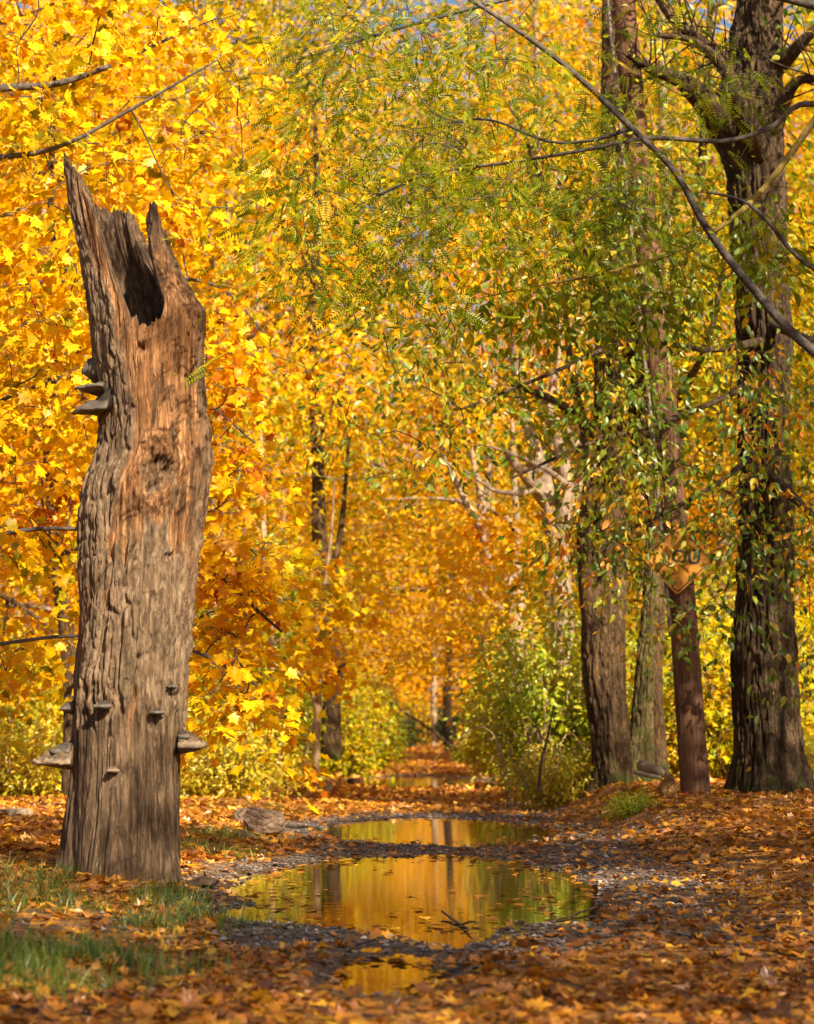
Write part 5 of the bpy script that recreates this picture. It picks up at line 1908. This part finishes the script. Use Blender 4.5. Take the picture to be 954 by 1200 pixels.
shrub('gold', 700, 900, 31, 0.9, 'yellowing shrub seen between the curved trunk and the mossy one')
shrub('yel2', 790, 905, 29, 0.9, 'sunlit shrub behind the red pole')
shrub('gold', 850, 905, 29, 1.1, 'golden shrub filling the gap between the pole and the massive tree')
shrub('tall', 840, 895, 36, 1.1, 'tall green shrub behind the gap right of the pole')
shrub('yel2', 945, 900, 24, 0.5, 'pale yellow sprig growing beside the mossy foot of the massive tree')
shrub('gold', 960, 890, 32, 1.2, 'golden shrub at the edge behind the massive tree')
shrub('yel', 25, 930, 30, 1.0, 'brownish yellow shrub in front of the dark fence at the far left')
shrub('gold', 70, 920, 33, 1.0, 'golden shrub close behind the left flank of the stump')
shrub('gold', -30, 915, 36, 1.2, 'golden shrub at the left picture edge, behind the dark fence')
shrub('gold', 240, 915, 35, 1.1, 'golden shrub showing behind the right flank of the stump')
shrub('low', 738, 946, 21.6, 0.30, 'little green seedlings in the leaves left of the rust coloured block')


# ------------------------------------------------------------------ rocks, logs, twigs
def rock(name, label, cat, px, py, d, wx, wy, wz, seed, mat=M_rock, rot=0.0, sink=0.25, group=None):
    import bmesh
    bm = bmesh.new()
    bmesh.ops.create_icosphere(bm, subdivisions=4, radius=1)
    rng = np.random.default_rng(seed)
    for f_ in bm.faces:
        f_.smooth = False
    co = np.array([v.co for v in bm.verts])
    # chop by random planes for facets
    for _ in range(11):
        nrm = rng.normal(size=3)
        nrm /= np.linalg.norm(nrm)
        dcut = 0.42 + 0.36 * rng.random()
        k = co @ nrm
        co = co - np.maximum(k - dcut, 0)[:, None] * nrm
    co = co * (1 + 0.05 * fbm(co[:, 0] * 3, co[:, 1] * 3, co[:, 2] * 3, seed, 4))[:, None]
    co = co * np.array((wx, wy, wz)) / 2
    for v, c in zip(bm.verts, co):
        v.co = c
    me = bpy.data.meshes.new(name)
    bm.to_mesh(me)
    bm.free()
    me.materials.append(mat)
    b = W(px, py, d)
    b[2] = gz_at(b[0], b[1]) + wz * (0.5 - sink)
    o = add(name, me, loc=b)
    o.rotation_euler = (0.1, 0.1, rot)
    tag(o, label, cat, group)
    return o


rock('rock', 'biggest angular reddish rock at the left rim of the second puddle', 'rock', 308, 967, 20.6, 0.46, 0.42, 0.46, 1, rot=0.5)
rock('rock', 'rounder dull rock tucked behind the biggest angular rock', 'rock', 289, 958, 21.9, 0.30, 0.3, 0.30, 2, rot=1.2)
rock('rock', 'low flat dark stone in front of the biggest angular rock', 'rock', 290, 975, 20.0, 0.24, 0.2, 0.13, 3, M_dirt_clod)
rock('rock', 'reddish stone at the foot of the pale sapling', 'rock', 383, 915, 34.5, 0.30, 0.3, 0.34, 4, rot=0.7)
rock('rock', 'dark stone half hidden in leaves left of the third puddle', 'rock', 414, 913, 40, 0.34, 0.3, 0.22, 5, M_dirt_clod)
rock('rotten_block', 'dark chunk of rotten wood on the ground right of the stump foot', 'wood chunk', 240, 1018, 14.3, 0.26, 0.22, 0.13, 6, M_dirt_clod, rot=0.3)
rock('rock', 'rust coloured upright block standing left of the red pole', 'rock', 780, 934, 22.0, 0.25, 0.24, 0.36, 7, bark_mat('rust_block', (0.12, 0.06, 0.02), (0.22, 0.12, 0.04), (0.30, 0.18, 0.07), sx=8, sz=8), rot=0.2)


def log(name, label, pts, cat='log', mat=M_log, seg=14, cap=True):
    w = Wood()
    P = [W(a_, b_, c_) for a_, b_, c_, _ in pts]
    r_ = [q[3] * q[2] / F / 2 for q in pts]
    w.tube(P, r_, seg, 6 * len(pts), wob=0.08)
    i0 = len(w.v[0])
    ring = w.v[0][:seg]
    w.v.append(ring.mean(0)[None])
    w.q.append(np.column_stack([np.roll(np.arange(seg), -1), np.arange(seg), np.full(seg, w.n)]))
    w.n += 1
    o = add(name, w.mesh(name, mat, P[0]), loc=P[0])
    return tag(o, label, cat)


log('log', 'cut pale log lying behind the rust coloured block by the pole', [(752, 897, 24.6, 13), (764, 901, 24.2, 13), (776, 905, 23.9, 13)])
log('log', 'thin split log lying under the cut pale log', [(744, 905, 24.0, 5), (760, 909, 23.8, 5), (774, 911, 23.7, 4)])
log('log', 'grey log lying in leaves at the far left behind the stump', [(-30, 957, 23.5, 15), (10, 955, 23.5, 14), (35, 953, 23.4, 11)])
log('fallen_branch', 'long dark branch leaning down across the far path opening', [(455, 822, 70, 2.0), (475, 835, 70, 2.6), (505, 855, 69, 3.4), (525, 872, 68, 4.2), (541, 882, 67.5, 5)], 'branch', M_dirt_clod, 8)
log('fallen_branch', 'pale leafless branch reaching out above the dead brush right of the path', [(660, 805, 31, 5), (630, 812, 31, 4), (605, 818, 31, 3), (575, 828, 31, 2)], 'branch', M_twig, 8)
log('stub_trunk', 'short pale broken stub leaning right of the far path', [(577, 878, 55, 7), (574, 850, 55, 7), (569, 826, 55, 6.5)], 'dead trunk', M_bark_tan, 10)
log('stick', 'long thin stick lying at the right rim of the large puddle', [(700, 1062, 12.6, 2.5), (660, 1076, 12.0, 2.5), (620, 1085, 11.6, 1.5)], 'stick', M_dirt_clod, 6)
log('stick', 'pale flat stick on the leaves left of the second puddle', [(318, 956, 25, 4), (345, 958, 25, 6), (372, 961, 24.8, 2)], 'stick', M_twig, 8)
w = Wood()
px_tube(w, [(518, 1068, 12.2, 2.5), (526, 1074, 12, 3), (540, 1084, 11.6, 4), (548, 1088, 11.4, 3)], 6)
px_tube(w, [(540, 1084, 11.6, 3), (552, 1080, 11.4, 2.5), (560, 1082, 11.3, 1.5)], 6)
px_tube(w, [(536, 1081, 11.7, 2), (528, 1085, 11.6, 1.2)], 5)
o = add('forked_twig', w.mesh('forked_twig', M_dirt_clod, W(540, 1086, 11.5)), loc=W(540, 1086, 11.5))
tag(o, 'dark forked twig sticking up from the near edge of the large puddle', 'twig')

# dead brush right of the path: arching bare canes
rng = np.random.default_rng(99)
w = Wood()
for i in range(46):
    px0, py0, d0 = 590 + 75 * rng.random(), 915 + 12 * rng.random(), 27 + 5 * rng.random()
    b0 = W(px0, py0, d0)
    b0[2] = gz_at(b0[0], b0[1]) - 0.02
    hgt = 0.35 + 0.9 * rng.random()
    dx = rng.normal() * 0.5
    w.tube([b0, b0 + (dx * 0.3, rng.normal() * 0.1, hgt * 0.8), b0 + (dx * 0.8, rng.normal() * 0.2, hgt), b0 + (dx * 1.4, rng.normal() * 0.3, hgt * (0.5 + 0.3 * rng.random()))], [0.009, 0.008, 0.006, 0.003], 5, 12)
bb = W(625, 920, 29)
bb[2] = gz_at(bb[0], bb[1])
o = add('dead_brush', w.mesh('dead_brush', M_twig, bb), loc=bb)
tag(o, 'tangle of dry bare canes arching at the right edge of the path', 'brush')
log('thin_stem', 'thin dark upright stem among the leaves left of the curved brown tree', [(632, 928, 26, 5), (634, 895, 26, 4), (642, 862, 26, 3), (648, 830, 26, 2)], 'sapling', M_dirt_clod, 6)

# ------------------------------------------------------------------ fence and house glimpse at far left
fd = 42.0
f0 = W(-60, 915, fd)
f0[2] = gz_at(f0[0], f0[1])
fe = empty('fence', f0)
tag(fe, 'dark wooden fence half hidden by shrubs at the far left', 'fence')
m_f = bark_mat('fence_wood', (0.03, 0.028, 0.025), (0.06, 0.055, 0.05), (0.10, 0.09, 0.08), sx=12, sz=2)


def box_mesh(name, sx, sy, sz, mat, bev=0.01):
    import bmesh
    bm = bmesh.new()
    bmesh.ops.create_cube(bm, size=1)
    for v in bm.verts:
        v.co = (v.co.x * sx, v.co.y * sy, v.co.z * sz)
    bmesh.ops.bevel(bm, geom=bm.edges[:], offset=bev, segments=1, affect='EDGES')
    me = bpy.data.meshes.new(name)
    bm.to_mesh(me)
    bm.free()
    me.materials.append(mat)
    return me


bmh = box_mesh('board', 0.14, 0.025, 1.15, m_f)
W_ = 4.2
vs, fs = [], []
w = Wood()
for i in range(26):
    x_ = -W_ / 2 + i * 0.165
    me = bmh
    vv_ = np.array([v.co for v in me.vertices]) + np.array((x_, 0, 0.65 + 0.01 * math.sin(i * 3.1)))
    vs.append((vv_, [list(p.vertices) for p in me.polygons]))
import bmesh
bm = bmesh.new()
for vv_, ff in vs:
    nv = [bm.verts.new(c) for c in vv_]
    for q in ff:
        bm.faces.new([nv[k_] for k_ in q])
me = bpy.data.meshes.new('boards')
bm.to_mesh(me)
bm.free()
me.materials.append(m_f)
add('board_panel', me, fe)
for zz_ in (0.35, 1.0):
    add('rail', box_mesh('rail', W_ + 0.1, 0.05, 0.09, m_f), fe, (0, 0.042, zz_))
pm = box_mesh('post', 0.1, 0.1, 1.35, m_f)
for x_ in (-2.15, -0.05, 2.15):
    add('post', pm, fe, (x_, 0.12, 0.66))

print('TRIS', sum(len(o.data.polygons) for o in SC.objects if o.type == 'MESH'), 'UNIQUE', sum(len(m_.polygons) for m_ in bpy.data.meshes))
